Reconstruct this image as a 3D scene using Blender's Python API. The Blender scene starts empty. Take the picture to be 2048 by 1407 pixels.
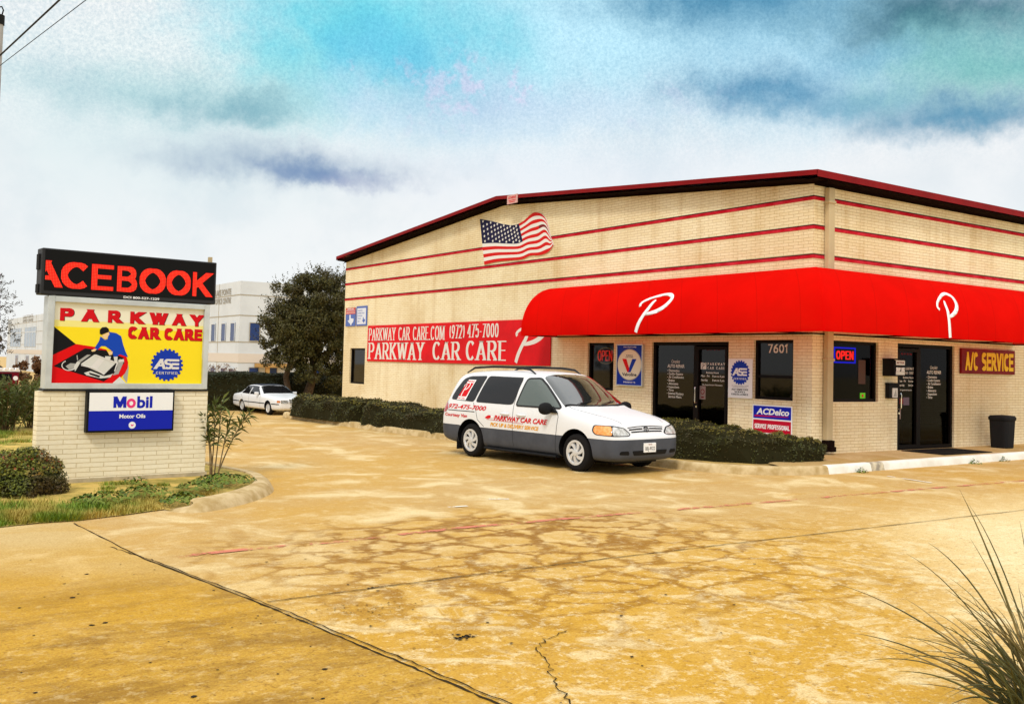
import bpy, bmesh, math, random
from mathutils import Vector, Matrix
from mathutils.bvhtree import BVHTree
from mathutils.geometry import tessellate_polygon

R = math.radians
scn = bpy.context.scene
COL = scn.collection

# ------------------------------------------------------------------ camera
cam = bpy.data.cameras.new('camera')
cam_o = bpy.data.objects.new('camera', cam)
COL.objects.link(cam_o)
scn.camera = cam_o
cam.sensor_width = 36.0
cam.lens = 1937.4538 / 2048 * 36.0
cam.shift_y = (640.0 - 703.5) / 2048
cam.clip_start = 0.1
cam.clip_end = 3000
_yaw, _pitch, _roll = 0.970155928, 0.0439034262, 0.0243703049
_f = Vector((math.cos(_pitch) * math.cos(_yaw), math.cos(_pitch) * math.sin(_yaw), math.sin(_pitch)))
_r = Vector((math.sin(_yaw), -math.cos(_yaw), 0))
_u = _r.cross(_f)
_r2 = math.cos(_roll) * _r + math.sin(_roll) * _u
_u2 = -math.sin(_roll) * _r + math.cos(_roll) * _u
cam_o.matrix_world = Matrix(((_r2.x, _u2.x, -_f.x, -15.853855), (_r2.y, _u2.y, -_f.y, -12.533862),
                             (_r2.z, _u2.z, -_f.z, 1.815), (0, 0, 0, 1)))

# ------------------------------------------------------------------ light
scn.view_settings.view_transform = 'Standard'
scn.view_settings.look = 'None'
scn.view_settings.gamma = 1.0
scn.view_settings.exposure = 0.16
SUN_DIR = Vector((-0.55, -0.42, 0.74)).normalized()       # towards the sun, behind thin cloud
sun = bpy.data.lights.new('sun', 'SUN')
sun.energy = 1.5
sun.angle = R(10)
sun.color = (1.0, 0.95, 0.86)
sun_o = bpy.data.objects.new('sun', sun)
COL.objects.link(sun_o)
sun_o.rotation_euler = SUN_DIR.to_track_quat('Z', 'Y').to_euler()


class NT:
    """Small helper round a node tree."""
    def __init__(s, tree):
        s.t = tree
        s.n = tree.nodes
        s.l = tree.links

    def new(s, kind, **kw):
        n = s.n.new(kind)
        for k, v in kw.items():
            setattr(n, k, v)
        return n

    def put(s, sock, v):
        if isinstance(v, bpy.types.NodeSocket):
            s.l.new(v, sock)
        elif isinstance(v, (tuple, list)):
            d = sock.default_value
            sock.default_value = tuple(v) + ((1.0,) if len(d) == 4 and len(v) == 3 else ())
        else:
            sock.default_value = v

    def math(s, op, a, b=0.0, c=0.0, clamp=False):
        n = s.new('ShaderNodeMath', operation=op)
        n.use_clamp = clamp
        s.put(n.inputs[0], a)
        s.put(n.inputs[1], b)
        s.put(n.inputs[2], c)
        return n.outputs[0]

    def ramp(s, v, lo, hi, smooth=True):
        n = s.new('ShaderNodeMapRange')
        n.interpolation_type = 'SMOOTHSTEP' if smooth else 'LINEAR'
        s.put(n.inputs[0], v)
        n.inputs[1].default_value = lo
        n.inputs[2].default_value = hi
        return n.outputs[0]

    def mix(s, f, a, b, mode='MIX'):
        n = s.new('ShaderNodeMix', data_type='RGBA', blend_type=mode)
        s.put(n.inputs[0], f)
        s.put(n.inputs[6], a)
        s.put(n.inputs[7], b)
        return n.outputs[2]

    def noise(s, vec, scale, detail=4, rough=0.55, dist=0.0):
        n = s.new('ShaderNodeTexNoise')
        if vec is not None:
            s.put(n.inputs['Vector'], vec)
        n.inputs['Scale'].default_value = scale
        n.inputs['Detail'].default_value = detail
        n.inputs['Roughness'].default_value = rough
        n.inputs['Distortion'].default_value = dist
        return n.outputs['Fac'], n.outputs['Color']

    def comb(s, x, y, z):
        n = s.new('ShaderNodeCombineXYZ')
        s.put(n.inputs[0], x)
        s.put(n.inputs[1], y)
        s.put(n.inputs[2], z)
        return n.outputs[0]

    def sep(s, v):
        n = s.new('ShaderNodeSeparateXYZ')
        s.put(n.inputs[0], v)
        return n.outputs

    def vmul(s, v, k):
        n = s.new('ShaderNodeVectorMath', operation='MULTIPLY')
        s.put(n.inputs[0], v)
        n.inputs[1].default_value = k
        return n.outputs[0]


# ------------------------------------------------------------------ sky
world = bpy.data.worlds.new("World")
scn.world = world
world.use_nodes = True
w = NT(world.node_tree)
bg = world.node_tree.nodes['Background']
sky = w.new('ShaderNodeTexSky', sky_type='NISHITA')
sky.sun_disc = False
sky.sun_elevation = math.asin(SUN_DIR.z)
sky.sun_rotation = math.atan2(SUN_DIR.x, SUN_DIR.y)
tc = w.new('ShaderNodeTexCoord')
dx, dy, dz = w.sep(tc.outputs['Generated'])[:3]
az = w.math('ARCTAN2', dy, dx)
el = w.math('ARCSINE', dz)
_, nc = w.noise(tc.outputs['Generated'], 9.0, 5, 0.6)
nr, ng, nb = w.sep(nc)[:3]
_, fc = w.noise(tc.outputs['Generated'], 46.0, 4, 0.65)
fr, fg, fb = w.sep(fc)[:3]
az_n = w.math('ADD', az, w.math('MULTIPLY', w.math('ADD', w.math('SUBTRACT', nr, .5), w.math('MULTIPLY', w.math('SUBTRACT', fr, .5), .36)), .22))
el_n = w.math('ADD', el, w.math('MULTIPLY', w.math('ADD', w.math('SUBTRACT', ng, .5), w.math('MULTIPLY', w.math('SUBTRACT', fg, .5), .40)), .065))


def blob(a, e, ra, re, inner=0.0):
    d2 = w.math('ADD', w.math('POWER', w.math('ABSOLUTE', w.math('DIVIDE', w.math('SUBTRACT', az_n, a), ra)), 2.0),
                w.math('POWER', w.math('ABSOLUTE', w.math('DIVIDE', w.math('SUBTRACT', el_n, e), re)), 2.0))
    n = w.new('ShaderNodeMapRange', interpolation_type='SMOOTHSTEP')
    w.put(n.inputs[0], w.math('SQRT', d2))
    n.inputs[1].default_value = inner
    n.inputs[2].default_value = 1.12
    n.inputs[3].default_value = 1.0
    n.inputs[4].default_value = 0.0
    return n.outputs[0]


cloud = w.mix(w.ramp(el, .36, 1.0), (.86, .87, .87), (1.5, 1.51, 1.49))
colr = w.mix(0.12, cloud, w.mix(1.0, sky.outputs[0], (0.1, 0.1, 0.1), 'MULTIPLY'))
WHITE = (1.03, 1.06, 1.04)
for (a, e, ra, re, c, k) in (
        (.84, .345, .52, .155, (.42, .72, .86), .80),
        (1.04, .325, .26, .125, (.30, .70, .84), .70),
        (1.34, .24, .34, .14, (.60, .76, .78), .62),
        (.95, .20, .35, .05, (.72, .78, .86), .40),
        (.64, .34, .30, .13, (.24, .55, .74), .72),
        (1.14, .325, .20, .095, (.08, .62, .74), .80),
        (1.20, .268, .12, .056, (.20, .62, .68), .62),
        (1.00, .264, .24, .040, (.50, .62, .80), .62),
        (1.10, .31, .10, .040, (.12, .46, .76), .40),
        (.90, .335, .10, .050, (.56, .84, .98), .45),
        (1.31, .250, .19, .034, (.40, .62, .66), .80),
        (1.265, .243, .09, .022, (.20, .42, .50), .80),
        (1.20, .193, .17, .030, (.34, .44, .56), .88),
        (1.18, .187, .10, .018, (.14, .24, .44), .80),
        (1.12, .182, .07, .016, (.36, .40, .56), .55),
        (.73, .275, .11, .028, (.08, .28, .46), .85),
        (.64, .258, .11, .022, (.14, .36, .52), .75),
        (.765, .36, .15, .040, (.03, .20, .36), .85),
        (.55, .332, .19, .044, (.012, .10, .15), .85),
        (.50, .280, .17, .060, (.10, .44, .42), .75),
        (.53, .237, .14, .026, (.07, .26, .42), .88),
        (.62, .30, .10, .020, (.18, .44, .60), .50)):
    colr = w.mix(w.math('MULTIPLY', blob(a, e, ra, re), k), colr, c)
# ragged pale mauve tufts and bright gaps between the blue
tuft = w.math('MULTIPLY', w.ramp(w.math('ADD', nb, w.math('MULTIPLY', w.math('SUBTRACT', fb, .5), .9)), .56, .70), blob(1.0, .275, .26, .05, .1))
colr = w.mix(w.math('MULTIPLY', tuft, .55), colr, (.72, .64, .84))
gr, _ = w.noise(tc.outputs['Generated'], 330.0, 2, .8)
gk = w.math('MULTIPLY', w.math('MULTIPLY', w.math('SUBTRACT', gr, .5), .85), w.ramp(el, .17, .30))
colr = w.mix(1.0, colr, w.comb(w.math('ADD', 1.0, gk), w.math('ADD', 1.0, w.math('MULTIPLY', gk, .7)), w.math('ADD', 1.0, w.math('MULTIPLY', gk, .5))), 'MULTIPLY')
colr = w.mix(w.math('MULTIPLY', w.ramp(nb, .40, .66), w.ramp(el, .02, .12)), colr, w.mix(1.0, colr, (.90, .93, .95), 'MULTIPLY'))
lo = w.ramp(el, -.02, .0)
colr = w.mix(lo, (.45, .40, .30), colr)
w.put(bg.inputs[0], colr)
bg.inputs[1].default_value = 1.0


# ------------------------------------------------------------------ materials
def P(name, col, rough=0.6, metal=0.0, var=0.0, vscale=6.0, var2=None, spec=None, coat=0.0, bump=0.0, bscale=40.0, emit=None, estr=0.0):
    m = bpy.data.materials.new(name)
    m.use_nodes = True
    t = NT(m.node_tree)
    b = t.n['Principled BSDF']
    b.inputs['Roughness'].default_value = rough
    b.inputs['Metallic'].default_value = metal
    if spec is None and rough > .34 and metal == 0:
        spec = .10
    if spec is not None:
        b.inputs['Specular IOR Level'].default_value = spec
    if coat:
        b.inputs['Coat Weight'].default_value = coat
        b.inputs['Coat Roughness'].default_value = 0.05
    tcn = t.new('ShaderNodeTexCoord')
    if var > 0:
        f, _ = t.noise(tcn.outputs['Object'], vscale, 5, .6)
        c2 = var2 or tuple(x * (1 - var) for x in col)
        t.put(b.inputs['Base Color'], t.mix(t.ramp(f, .35, .68), col, c2))
    else:
        t.put(b.inputs['Base Color'], col)
    if bump:
        f, _ = t.noise(tcn.outputs['Object'], bscale, 4, .6)
        bn = t.new('ShaderNodeBump')
        bn.inputs['Strength'].default_value = bump
        bn.inputs['Distance'].default_value = 0.02
        t.put(bn.inputs['Height'], f)
        t.put(b.inputs['Normal'], bn.outputs[0])
    if emit:
        t.put(b.inputs['Emission Color'], emit)
        b.inputs['Emission Strength'].default_value = estr
    return m


def leaf_mat(name, c1, c2, c3=None, trans=.25):
    m = bpy.data.materials.new(name)
    m.use_nodes = True
    t = NT(m.node_tree)
    b = t.n['Principled BSDF']
    g = t.new('ShaderNodeNewGeometry')
    col = t.mix(g.outputs['Random Per Island'], c1, c2)
    tcn = t.new('ShaderNodeTexCoord')
    f, _ = t.noise(tcn.outputs['Object'], 1.6, 3, .5)
    col = t.mix(t.ramp(f, .42, .66), col, c3 or tuple(x * .6 for x in c1))
    t.put(b.inputs['Base Color'], col)
    b.inputs['Roughness'].default_value = .55
    b.inputs['Specular IOR Level'].default_value = .3
    return m


def brick_mat(name, c1, c2, mortar, stain, bw=.25, bh=.064, stains=.5):
    m = bpy.data.materials.new(name)
    m.use_nodes = True
    t = NT(m.node_tree)
    b = t.n['Principled BSDF']
    g = t.new('ShaderNodeNewGeometry')
    x, y, z = t.sep(g.outputs['Position'])[:3]
    s = t.math('SUBTRACT', x, y)
    wob, _ = t.noise(g.outputs['Position'], 2.0, 2)
    v = t.comb(s, t.math('ADD', z, t.math('MULTIPLY', wob, .012)), 0.0)
    br = t.new('ShaderNodeTexBrick')
    t.put(br.inputs['Vector'], v)
    br.inputs['Scale'].default_value = 1.0
    br.inputs['Mortar Size'].default_value = .0045
    br.inputs['Mortar Smooth'].default_value = .4
    br.inputs['Brick Width'].default_value = bw
    br.inputs['Row Height'].default_value = bh
    br.inputs['Bias'].default_value = -.2
    t.put(br.inputs['Color1'], c1)
    t.put(br.inputs['Color2'], c2)
    t.put(br.inputs['Mortar'], mortar)
    # weather streaks running down, and broad discoloured areas
    f, _ = t.noise(t.comb(t.math('MULTIPLY', s, 2.2), t.math('MULTIPLY', z, .28), 0.0), 1.0, 5, .65)
    f2, _ = t.noise(t.comb(s, z, 3.0), .35, 3, .5)
    k = t.math('MULTIPLY', t.math('ADD', t.math('MULTIPLY', t.ramp(f, .45, .75), .6), t.math('MULTIPLY', t.ramp(f2, .4, .65), .5)), stains)
    col = t.mix(k, br.outputs['Color'], stain, 'MULTIPLY')
    f3, _ = t.noise(g.outputs['Position'], 22.0, 4, .6)
    col = t.mix(t.math('MULTIPLY', t.ramp(f3, .45, .8), .3), col, stain, 'MULTIPLY')
    t.put(b.inputs['Base Color'], col)
    b.inputs['Roughness'].default_value = .75
    bn = t.new('ShaderNodeBump')
    bn.inputs['Strength'].default_value = .55
    bn.inputs['Distance'].default_value = .012
    h = t.math('ADD', t.math('MULTIPLY', br.outputs['Fac'], -1.0), t.math('MULTIPLY', f3, .5))
    t.put(bn.inputs['Height'], h)
    t.put(b.inputs['Normal'], bn.outputs[0])
    return m


def glass_mat(name, tint, rough=.03, ior=1.5):
    m = bpy.data.materials.new(name)
    m.use_nodes = True
    t = NT(m.node_tree)
    t.n.remove(t.n['Principled BSDF'])
    out = t.n['Material Output']
    tr = t.new('ShaderNodeBsdfTransparent')
    t.put(tr.inputs[0], tint)
    gl = t.new('ShaderNodeBsdfGlossy')
    gl.inputs['Roughness'].default_value = rough
    fr = t.new('ShaderNodeFresnel')
    fr.inputs[0].default_value = ior
    mx = t.new('ShaderNodeMixShader')
    t.put(mx.inputs[0], fr.outputs[0])
    t.put(mx.inputs[1], tr.outputs[0])
    t.put(mx.inputs[2], gl.outputs[0])
    t.put(out.inputs[0], mx.outputs[0])
    return m


def ground_mat(name, base, pale, gold, dark, kind):
    m = bpy.data.materials.new(name)
    m.use_nodes = True
    t = NT(m.node_tree)
    b = t.n['Principled BSDF']
    g = t.new('ShaderNodeNewGeometry')
    pos = g.outputs['Position']
    x, y, z = t.sep(pos)[:3]
    n1, n1c = t.noise(pos, .22, 4, .55, .4)
    n2, n2c = t.noise(pos, 1.1, 6, .62, .6)
    n3, _ = t.noise(pos, 5.0, 6, .65)
    n4, _ = t.noise(pos, 60.0, 3, .7)
    n5, _ = t.noise(t.comb(t.math('ADD', t.math('MULTIPLY', x, .45), t.math('MULTIPLY', n2, .5)), t.math('ADD', t.math('MULTIPLY', y, 1.1), t.math('MULTIPLY', n1, 1.2)), 0.0), 1.9, 7, .66)
    col = t.mix(t.math('MULTIPLY', t.ramp(n1, .40, .66), .45 if kind == 'lot' else 1.0), base, gold)
    col = t.mix(t.math('MULTIPLY', t.ramp(n2, .48, .68), .8), col, pale)
    col = t.mix(t.math('MULTIPLY', t.ramp(n5, .52, .72), .35), col, gold)
    if kind == 'lot':
        # old ochre stains where tyres carry the wet soil: crossing borders near the drive
        wv = t.new('ShaderNodeVectorMath', operation='MULTIPLY_ADD')
        t.put(wv.inputs[0], n2c)
        wv.inputs[1].default_value = (.95, .95, 0)
        t.put(wv.inputs[2], pos)
        vo = t.new('ShaderNodeTexVoronoi', feature='DISTANCE_TO_EDGE')
        t.put(vo.inputs['Vector'], t.vmul(wv.outputs[0], (1.0, 1.25, 0)))
        vo.inputs['Scale'].default_value = 1.7
        net = t.math('SUBTRACT', 1.0, t.math('ADD', t.math('MULTIPLY', t.ramp(t.math('ADD', vo.outputs[0], t.math('MULTIPLY', t.math('SUBTRACT', n3, .5), .34)), .0, .14), .85), .15))
        # region of the network
        rx = t.math('DIVIDE', t.math('ADD', x, 10.2), 3.6)
        ry = t.math('DIVIDE', t.math('ADD', y, 5.2), 3.0)
        rr = t.math('SQRT', t.math('ADD', t.math('MULTIPLY', rx, rx), t.math('MULTIPLY', ry, ry)))
        reg = t.math('SUBTRACT', 1.0, t.ramp(t.math('ADD', rr, t.math('MULTIPLY', t.math('SUBTRACT', n2, .5), .8)), .45, 1.15))
        spot = t.math('MULTIPLY', reg, t.ramp(n3, .40, .60))
        col = t.mix(t.math('MULTIPLY', reg, .30), col, gold)
        col = t.mix(t.math('MULTIPLY', spot, .25), col, pale)
        col = t.mix(t.math('MULTIPLY', t.math('MULTIPLY', net, reg), 1.0), col, dark)
        # slab turns paler towards the street side
        sc = t.ramp(t.math('ADD', t.math('MULTIPLY', t.math('SUBTRACT', x, y), 1.0), t.math('MULTIPLY', n2, 2.0)), -.6, 2.6)
        side = t.ramp(t.math('ADD', y, t.math('MULTIPLY', n1, 1.5)), -4.2, -6.4)
        n = t.new('ShaderNodeMapRange', interpolation_type='SMOOTHSTEP')
        t.put(n.inputs[0], t.math('ADD', y, t.math('MULTIPLY', n1, 1.5)))
        n.inputs[1].default_value, n.inputs[2].default_value = -6.2, -3.4
        n.inputs[3].default_value, n.inputs[4].default_value = 1.0, 0.0
        col = t.mix(t.math('MULTIPLY', t.math('MULTIPLY', sc, n.outputs[0]), .75), col, pale)
    if kind == 'apron':
        e = t.math('ADD', t.math('MULTIPLY', y, -1.0), t.math('MULTIPLY', t.math('SUBTRACT', n2, .5), 2.2))
        col = t.mix(t.math('MULTIPLY', t.ramp(e, 1.8, 5.6), .88), col, gold)
        col = t.mix(t.math('MULTIPLY', t.math('MULTIPLY', t.ramp(n5, .42, .62), t.ramp(e, 3.0, 6.0)), .55), col, dark)
    n6, _ = t.noise(pos, 9.0, 9, .80)
    near = t.new('ShaderNodeMapRange', interpolation_type='SMOOTHSTEP')
    t.put(near.inputs[0], t.math('ADD', y, t.math('MULTIPLY', n1, 2.0)))
    near.inputs[1].default_value, near.inputs[2].default_value = -6.0, -2.5
    near.inputs[3].default_value, near.inputs[4].default_value = 1.0, .25
    col = t.mix(t.math('MULTIPLY', near.outputs[0], .82 if kind == 'lot' else .0), col, gold)
    if kind == 'lot':
        n8, _ = t.noise(pos, 2.1, 8, .68, .8)
        col = t.mix(t.math('MULTIPLY', t.math('MULTIPLY', t.ramp(n8, .50, .62), near.outputs[0]), .52), col, pale)
        col = t.mix(t.math('MULTIPLY', t.math('MULTIPLY', sc, n.outputs[0]), .75), col, pale)
        col = t.mix(t.math('MULTIPLY', t.math('MULTIPLY', net, reg), .7), col, dark)
    col = t.mix(t.math('MULTIPLY', t.math('MULTIPLY', t.ramp(n6, .52, .60), near.outputs[0]), .55 if kind == 'lot' else .30), col, pale)
    n7, _ = t.noise(pos, 16.0, 8, .8)
    col = t.mix(t.math('MULTIPLY', t.math('MULTIPLY', t.ramp(n7, .53, .62), near.outputs[0]), .55), col, dark)
    grain = t.ramp(n4, .30, .72)
    col = t.mix(t.math('MULTIPLY', grain, .60), col, (.62, .44, .20), 'MULTIPLY')
    fine = t.ramp(n3, .56, .74)
    col = t.mix(t.math('MULTIPLY', fine, .28), col, pale)
    t.put(b.inputs['Base Color'], col)
    b.inputs['Roughness'].default_value = .8
    b.inputs['Specular IOR Level'].default_value = .25
    bn = t.new('ShaderNodeBump')
    bn.inputs['Strength'].default_value = .3
    bn.inputs['Distance'].default_value = .01
    t.put(bn.inputs['Height'], t.math('ADD', n4, n3))
    t.put(b.inputs['Normal'], bn.outputs[0])
    return m


def worn_paint(name, col, keep):
    """Paint worn through in patches: bare slab shows where it has gone."""
    m = P(name, col, .7)
    t = NT(m.node_tree)
    g = t.new('ShaderNodeNewGeometry')
    f, _ = t.noise(g.outputs['Position'], 2.2, 6, .75, .5)
    f2, _ = t.noise(g.outputs['Position'], 26.0, 3, .7)
    k = t.ramp(t.math('ADD', f, t.math('MULTIPLY', t.math('SUBTRACT', f2, .5), .35)), keep, keep + .10)
    tr = t.new('ShaderNodeBsdfTransparent')
    mx = t.new('ShaderNodeMixShader')
    t.put(mx.inputs[0], k)
    t.put(mx.inputs[1], tr.outputs[0])
    t.put(mx.inputs[2], t.n['Principled BSDF'].outputs[0])
    t.put(t.n['Material Output'].inputs[0], mx.outputs[0])
    return m


MT = {}
MT['lot'] = ground_mat('lot_concrete', (.54, .375, .165), (.86, .76, .48), (.60, .335, .016), (.25, .105, .003), 'lot')
MT['apron'] = ground_mat('apron_concrete', (.60, .44, .19), (.80, .64, .34), (.54, .305, .018), (.17, .075, .003), 'apron')
MT['walk'] = ground_mat('walk_concrete', (.52, .38, .18), (.62, .48, .26), (.46, .30, .09), (.28, .16, .05), 'walk')
MT['brick'] = brick_mat('painted_brick', (.92, .82, .57), (.87, .75, .48), (.56, .40, .18), (.62, .45, .20), stains=.62)
MT['brick_p'] = brick_mat('sign_brick', (.90, .82, .62), (.86, .77, .56), (.60, .48, .26), (.78, .66, .42), .315, .062, .25)
MT['kerb'] = P('kerb_concrete', (.60, .46, .25), .8, var=.5, vscale=5, var2=(.42, .29, .12), bump=.4)
MT['kerb_white'] = P('kerb_white_paint', (.86, .84, .76), .7, var=.5, vscale=2.2, var2=(.72, .68, .58), bump=.3)
MT['kerb_worn'] = P('kerb_worn_paint', (.62, .54, .38), .8, var=.5, vscale=9, var2=(.30, .26, .20), bump=.3)
MT['soil'] = P('soil', (.34, .22, .08), .95, var=.5, vscale=4, var2=(.52, .34, .10), bump=.8, bscale=25)
MT['dry_grass'] = P('dry_grass', (.62, .43, .12), .95, var=.5, vscale=3.0, var2=(.26, .22, .05), bump=.8, bscale=30)
MT['red_trim'] = P('red_metal_trim', (.24, .006, .008), .6, var=.2, vscale=2, spec=.1)
MT['red_stripe'] = P('red_stripe_paint', (.46, .006, .016), .7, var=.5, vscale=3, var2=(.60, .03, .05), spec=.05)
MT['stripe_shadow'] = P('groove_shadow', (.06, .008, .008), .8)  # near black, stands in for the shadow in the groove
MT['soffit'] = P('soffit_brown_shadow', (.010, .005, .004), .9, spec=.02)  # brown trim with the eave shadow mixed into its colour
MT['roof'] = P('roof_metal', (.28, .05, .04), .4, .3)
MT['awning'] = P('awning_fabric', (.80, .002, .0015), .9, var=.10, vscale=1.2, bump=.04, bscale=3, spec=.02)
def make_translucent(m, col, k):
    t = NT(m.node_tree)
    tl = t.new('ShaderNodeBsdfTranslucent')
    t.put(tl.inputs[0], col)
    mx = t.new('ShaderNodeMixShader')
    mx.inputs[0].default_value = k
    t.put(mx.inputs[1], t.n['Principled BSDF'].outputs[0])
    t.put(mx.inputs[2], tl.outputs[0])
    t.put(t.n['Material Output'].inputs[0], mx.outputs[0])


def add_seams(m, every, wide):
    t = NT(m.node_tree)
    g = t.new('ShaderNodeNewGeometry')
    x, y, z = t.sep(g.outputs['Position'])[:3]
    f = t.math('FRACT', t.math('DIVIDE', t.math('SUBTRACT', x, y), every))
    k = t.math('SUBTRACT', 1.0, t.ramp(t.math('ABSOLUTE', t.math('SUBTRACT', f, .5)), wide * .4, wide))
    b = t.n['Principled BSDF']
    src = b.inputs['Base Color'].links[0].from_socket
    t.put(b.inputs['Base Color'], t.mix(t.math('MULTIPLY', k, .32), src, (.40, .002, .002)))


add_seams(MT['awning'], 1.05, .016)
make_translucent(MT['awning'], (.95, .08, .03), .30)
MT['awning_in'] = P('awning_lining', (.50, .02, .012), .8)
MT['bronze'] = P('dark_bronze', (.007, .005, .004), .5, spec=.08)
MT['glass'] = glass_mat('tinted_glass', (.22, .20, .18), .03, 1.42)
MT['glass_dark'] = glass_mat('dark_tinted_glass', (.20, .19, .18), .05, 1.16)
MT['dark_in'] = P('dim_interior', (.030, .022, .014), .9, var=.5, vscale=2)
MT['white'] = P('white_vinyl', (.88, .88, .88), .5)
MT['white_soft'] = P('white_lettering', (.74, .72, .66), .6)
MT['tan'] = P('tan_metal', (.55, .44, .26), .5, var=.15, vscale=1.5)
MT['banner_red'] = P('banner_red', (.74, .006, .012), .5, var=.18, vscale=1.3, bump=.12, bscale=2.0)
MT['bright_red'] = P('bright_red', (.72, .004, .006), .45)
MT['sign_red'] = P('sign_letter_red', (.62, .006, .012), .45)
MT['crimson'] = P('crimson', (.52, .006, .03), .5)
MT['ac_red'] = P('service_sign_red', (.22, .004, .008), .5, var=.3, vscale=4)
MT['yellow'] = P('sign_yellow', (.92, .72, .02), .5)
MT['cream'] = P('sign_cream', (.82, .79, .62), .5)
MT['letter_yellow'] = P('letter_yellow', (.85, .55, .02), .5)
MT['navy'] = P('navy', (.010, .010, .035), .5)
MT['blue'] = P('sign_blue', (.008, .018, .42), .4)
MT['blue2'] = P('logo_blue', (.008, .04, .40), .45)
MT['shirt'] = P('shirt_blue', (.008, .06, .46), .5)
MT['steel_blue'] = P('plaque_blue', (.10, .16, .46), .5)
MT['orange_red'] = P('plaque_orange', (.62, .08, .03), .5)
MT['pink'] = P('letter_pink', (.80, .05, .22), .5)
MT['black'] = P('black_paint', (.008, .008, .009), .45)
MT['black_matte'] = P('black_plastic', (.012, .012, .013), .7, bump=.1)
MT['mat'] = P('rubber_mat', (.010, .009, .008), .9, bump=.5, bscale=80)
MT['skin'] = P('sign_skin', (.85, .60, .30), .6)
MT['grey'] = P('sign_grey', (.38, .38, .36), .5)
MT['lgrey'] = P('sign_light_grey', (.66, .66, .62), .5)
MT['alu'] = P('aluminium', (.62, .66, .66), .35, .5, var=.2, vscale=3)
MT['dgrey'] = P('cabinet_grey', (.030, .031, .034), .5)
MT['led_black'] = P('display_black', (.006, .006, .006), .35)
MT['chrome'] = P('chrome', (.75, .75, .75), .12, 1.0)
MT['neon_red'] = P('neon_red', (.9, .02, .01), .4, emit=(1.0, .015, .01), estr=4.5)
MT['neon_dim'] = P('neon_tube_dim', (.55, .04, .03), .4, emit=(1.0, .04, .02), estr=1.5)  # unlit tubes, given a faint glow
MT['neon_blue'] = P('neon_blue', (.02, .02, .9), .4, emit=(.01, .01, 1.0), estr=2.6)
MT['neon_ring'] = P('neon_ring_glow', (.24, .18, .09), .4, emit=(.5, .3, .1), estr=.5)  # unlit ring, glow added so it shows behind the glass
MT['green_card'] = P('green_card', (.16, .75, .04), .5)
MT['paper'] = P('paper', (.72, .70, .68), .7)
MT['tyre'] = P('tyre_rubber', (.012, .011, .011), .85, bump=.2, bscale=60)
MT['rim'] = P('alloy', (.66, .67, .68), .35, .35)
MT['van_white'] = P('van_paint', (.74, .75, .765), .38, spec=.25, coat=.12)
MT['van_grey'] = P('van_cladding', (.075, .082, .10), .5, var=.2, vscale=3)
MT['car_glass'] = P('car_glass_dark', (.010, .010, .011), .05, spec=.35)
MT['car_glass_l'] = P('car_glass_green', (.055, .075, .06), .03, spec=.9, coat=.6)
MT['shield'] = P('windscreen_glass', (.018, .020, .018), .02, spec=1.0, coat=1.0)
MT['lamp_clear'] = P('lamp_clear', (.66, .67, .66), .12, .0, coat=.4, var=.5, vscale=14, var2=(.30, .30, .28))
MT['lamp_amber'] = P('lamp_amber', (.85, .25, .02), .12, coat=1.0, var=.3, vscale=22, var2=(.9, .42, .12))
MT['lamp_red'] = P('lamp_red', (.42, .012, .015), .12, coat=1.0)
MT['gold_text'] = P('gold_letters', (.78, .36, .02), .5)
MT['seam'] = P('panel_gap', (.03, .03, .032), .8)
MT['bark'] = P('bark', (.13, .085, .05), .9, var=.5, vscale=9, bump=.8, bscale=18)
MT['bark_pale'] = P('stem_brown', (.20, .14, .07), .9, var=.4, vscale=9)
MT['pole'] = P('pole_grey', (.45, .45, .43), .7, var=.3, vscale=2)
MT['cable'] = P('cable_black', (.012, .012, .012), .6)
MT['office'] = P('precast_panel', (.66, .70, .73), .85, var=.1, vscale=.4)
MT['office_band'] = P('precast_pink', (.66, .59, .51), .85)
MT['office_joint'] = P('panel_joint', (.42, .38, .30), .9)
MT['office_glass'] = P('office_glass', (.010, .035, .15), .15, spec=.35)
MT['office_glass2'] = P('office_glass_pale', (.16, .22, .28), .1, spec=.8)
MT['office_tan'] = P('entry_canopy', (.44, .26, .09), .7)
MT['letters_grey'] = P('office_letters', (.34, .31, .26), .7)
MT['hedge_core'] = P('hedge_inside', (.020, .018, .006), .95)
MT['hedge'] = leaf_mat('hedge_leaves', (.070, .070, .010), (.022, .027, .005), (.046, .034, .008))
MT['hedge_far'] = leaf_mat('far_hedge_leaves', (.030, .038, .010), (.014, .019, .006), (.022, .026, .008))
MT['hedge_top'] = leaf_mat('hedge_top_leaves', (.20, .17, .020), (.10, .09, .012), (.12, .085, .015))  # lighter olive leaves for the hedge tops
MT['oak'] = leaf_mat('oak_leaves', (.105, .092, .018), (.032, .036, .010), (.055, .044, .010))
MT['rust'] = leaf_mat('rusty_leaves', (.22, .095, .03), (.12, .055, .02))
MT['oleander'] = leaf_mat('oleander_leaves', (.15, .18, .04), (.055, .08, .018), (.10, .10, .02))
MT['rose'] = leaf_mat('rose_leaves', (.15, .17, .014), (.018, .030, .009), (.08, .05, .015))
MT['rose_top'] = leaf_mat('rose_top_leaves', (.24, .22, .025), (.12, .13, .02), (.30, .13, .03))  # yellower leaves scattered over the upper part of the bush
MT['rose_tip'] = leaf_mat('rose_red_tips', (.35, .06, .03), (.20, .06, .03))
MT['weed'] = leaf_mat('weed_leaves', (.12, .19, .012), (.03, .06, .008), (.16, .20, .02))
MT['turf'] = leaf_mat('turf_blades', (.24, .34, .015), (.07, .14, .008), (.44, .33, .06))
MT['blade'] = leaf_mat('fountain_grass', (.10, .095, .022), (.018, .026, .009), (.30, .21, .08))
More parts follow.
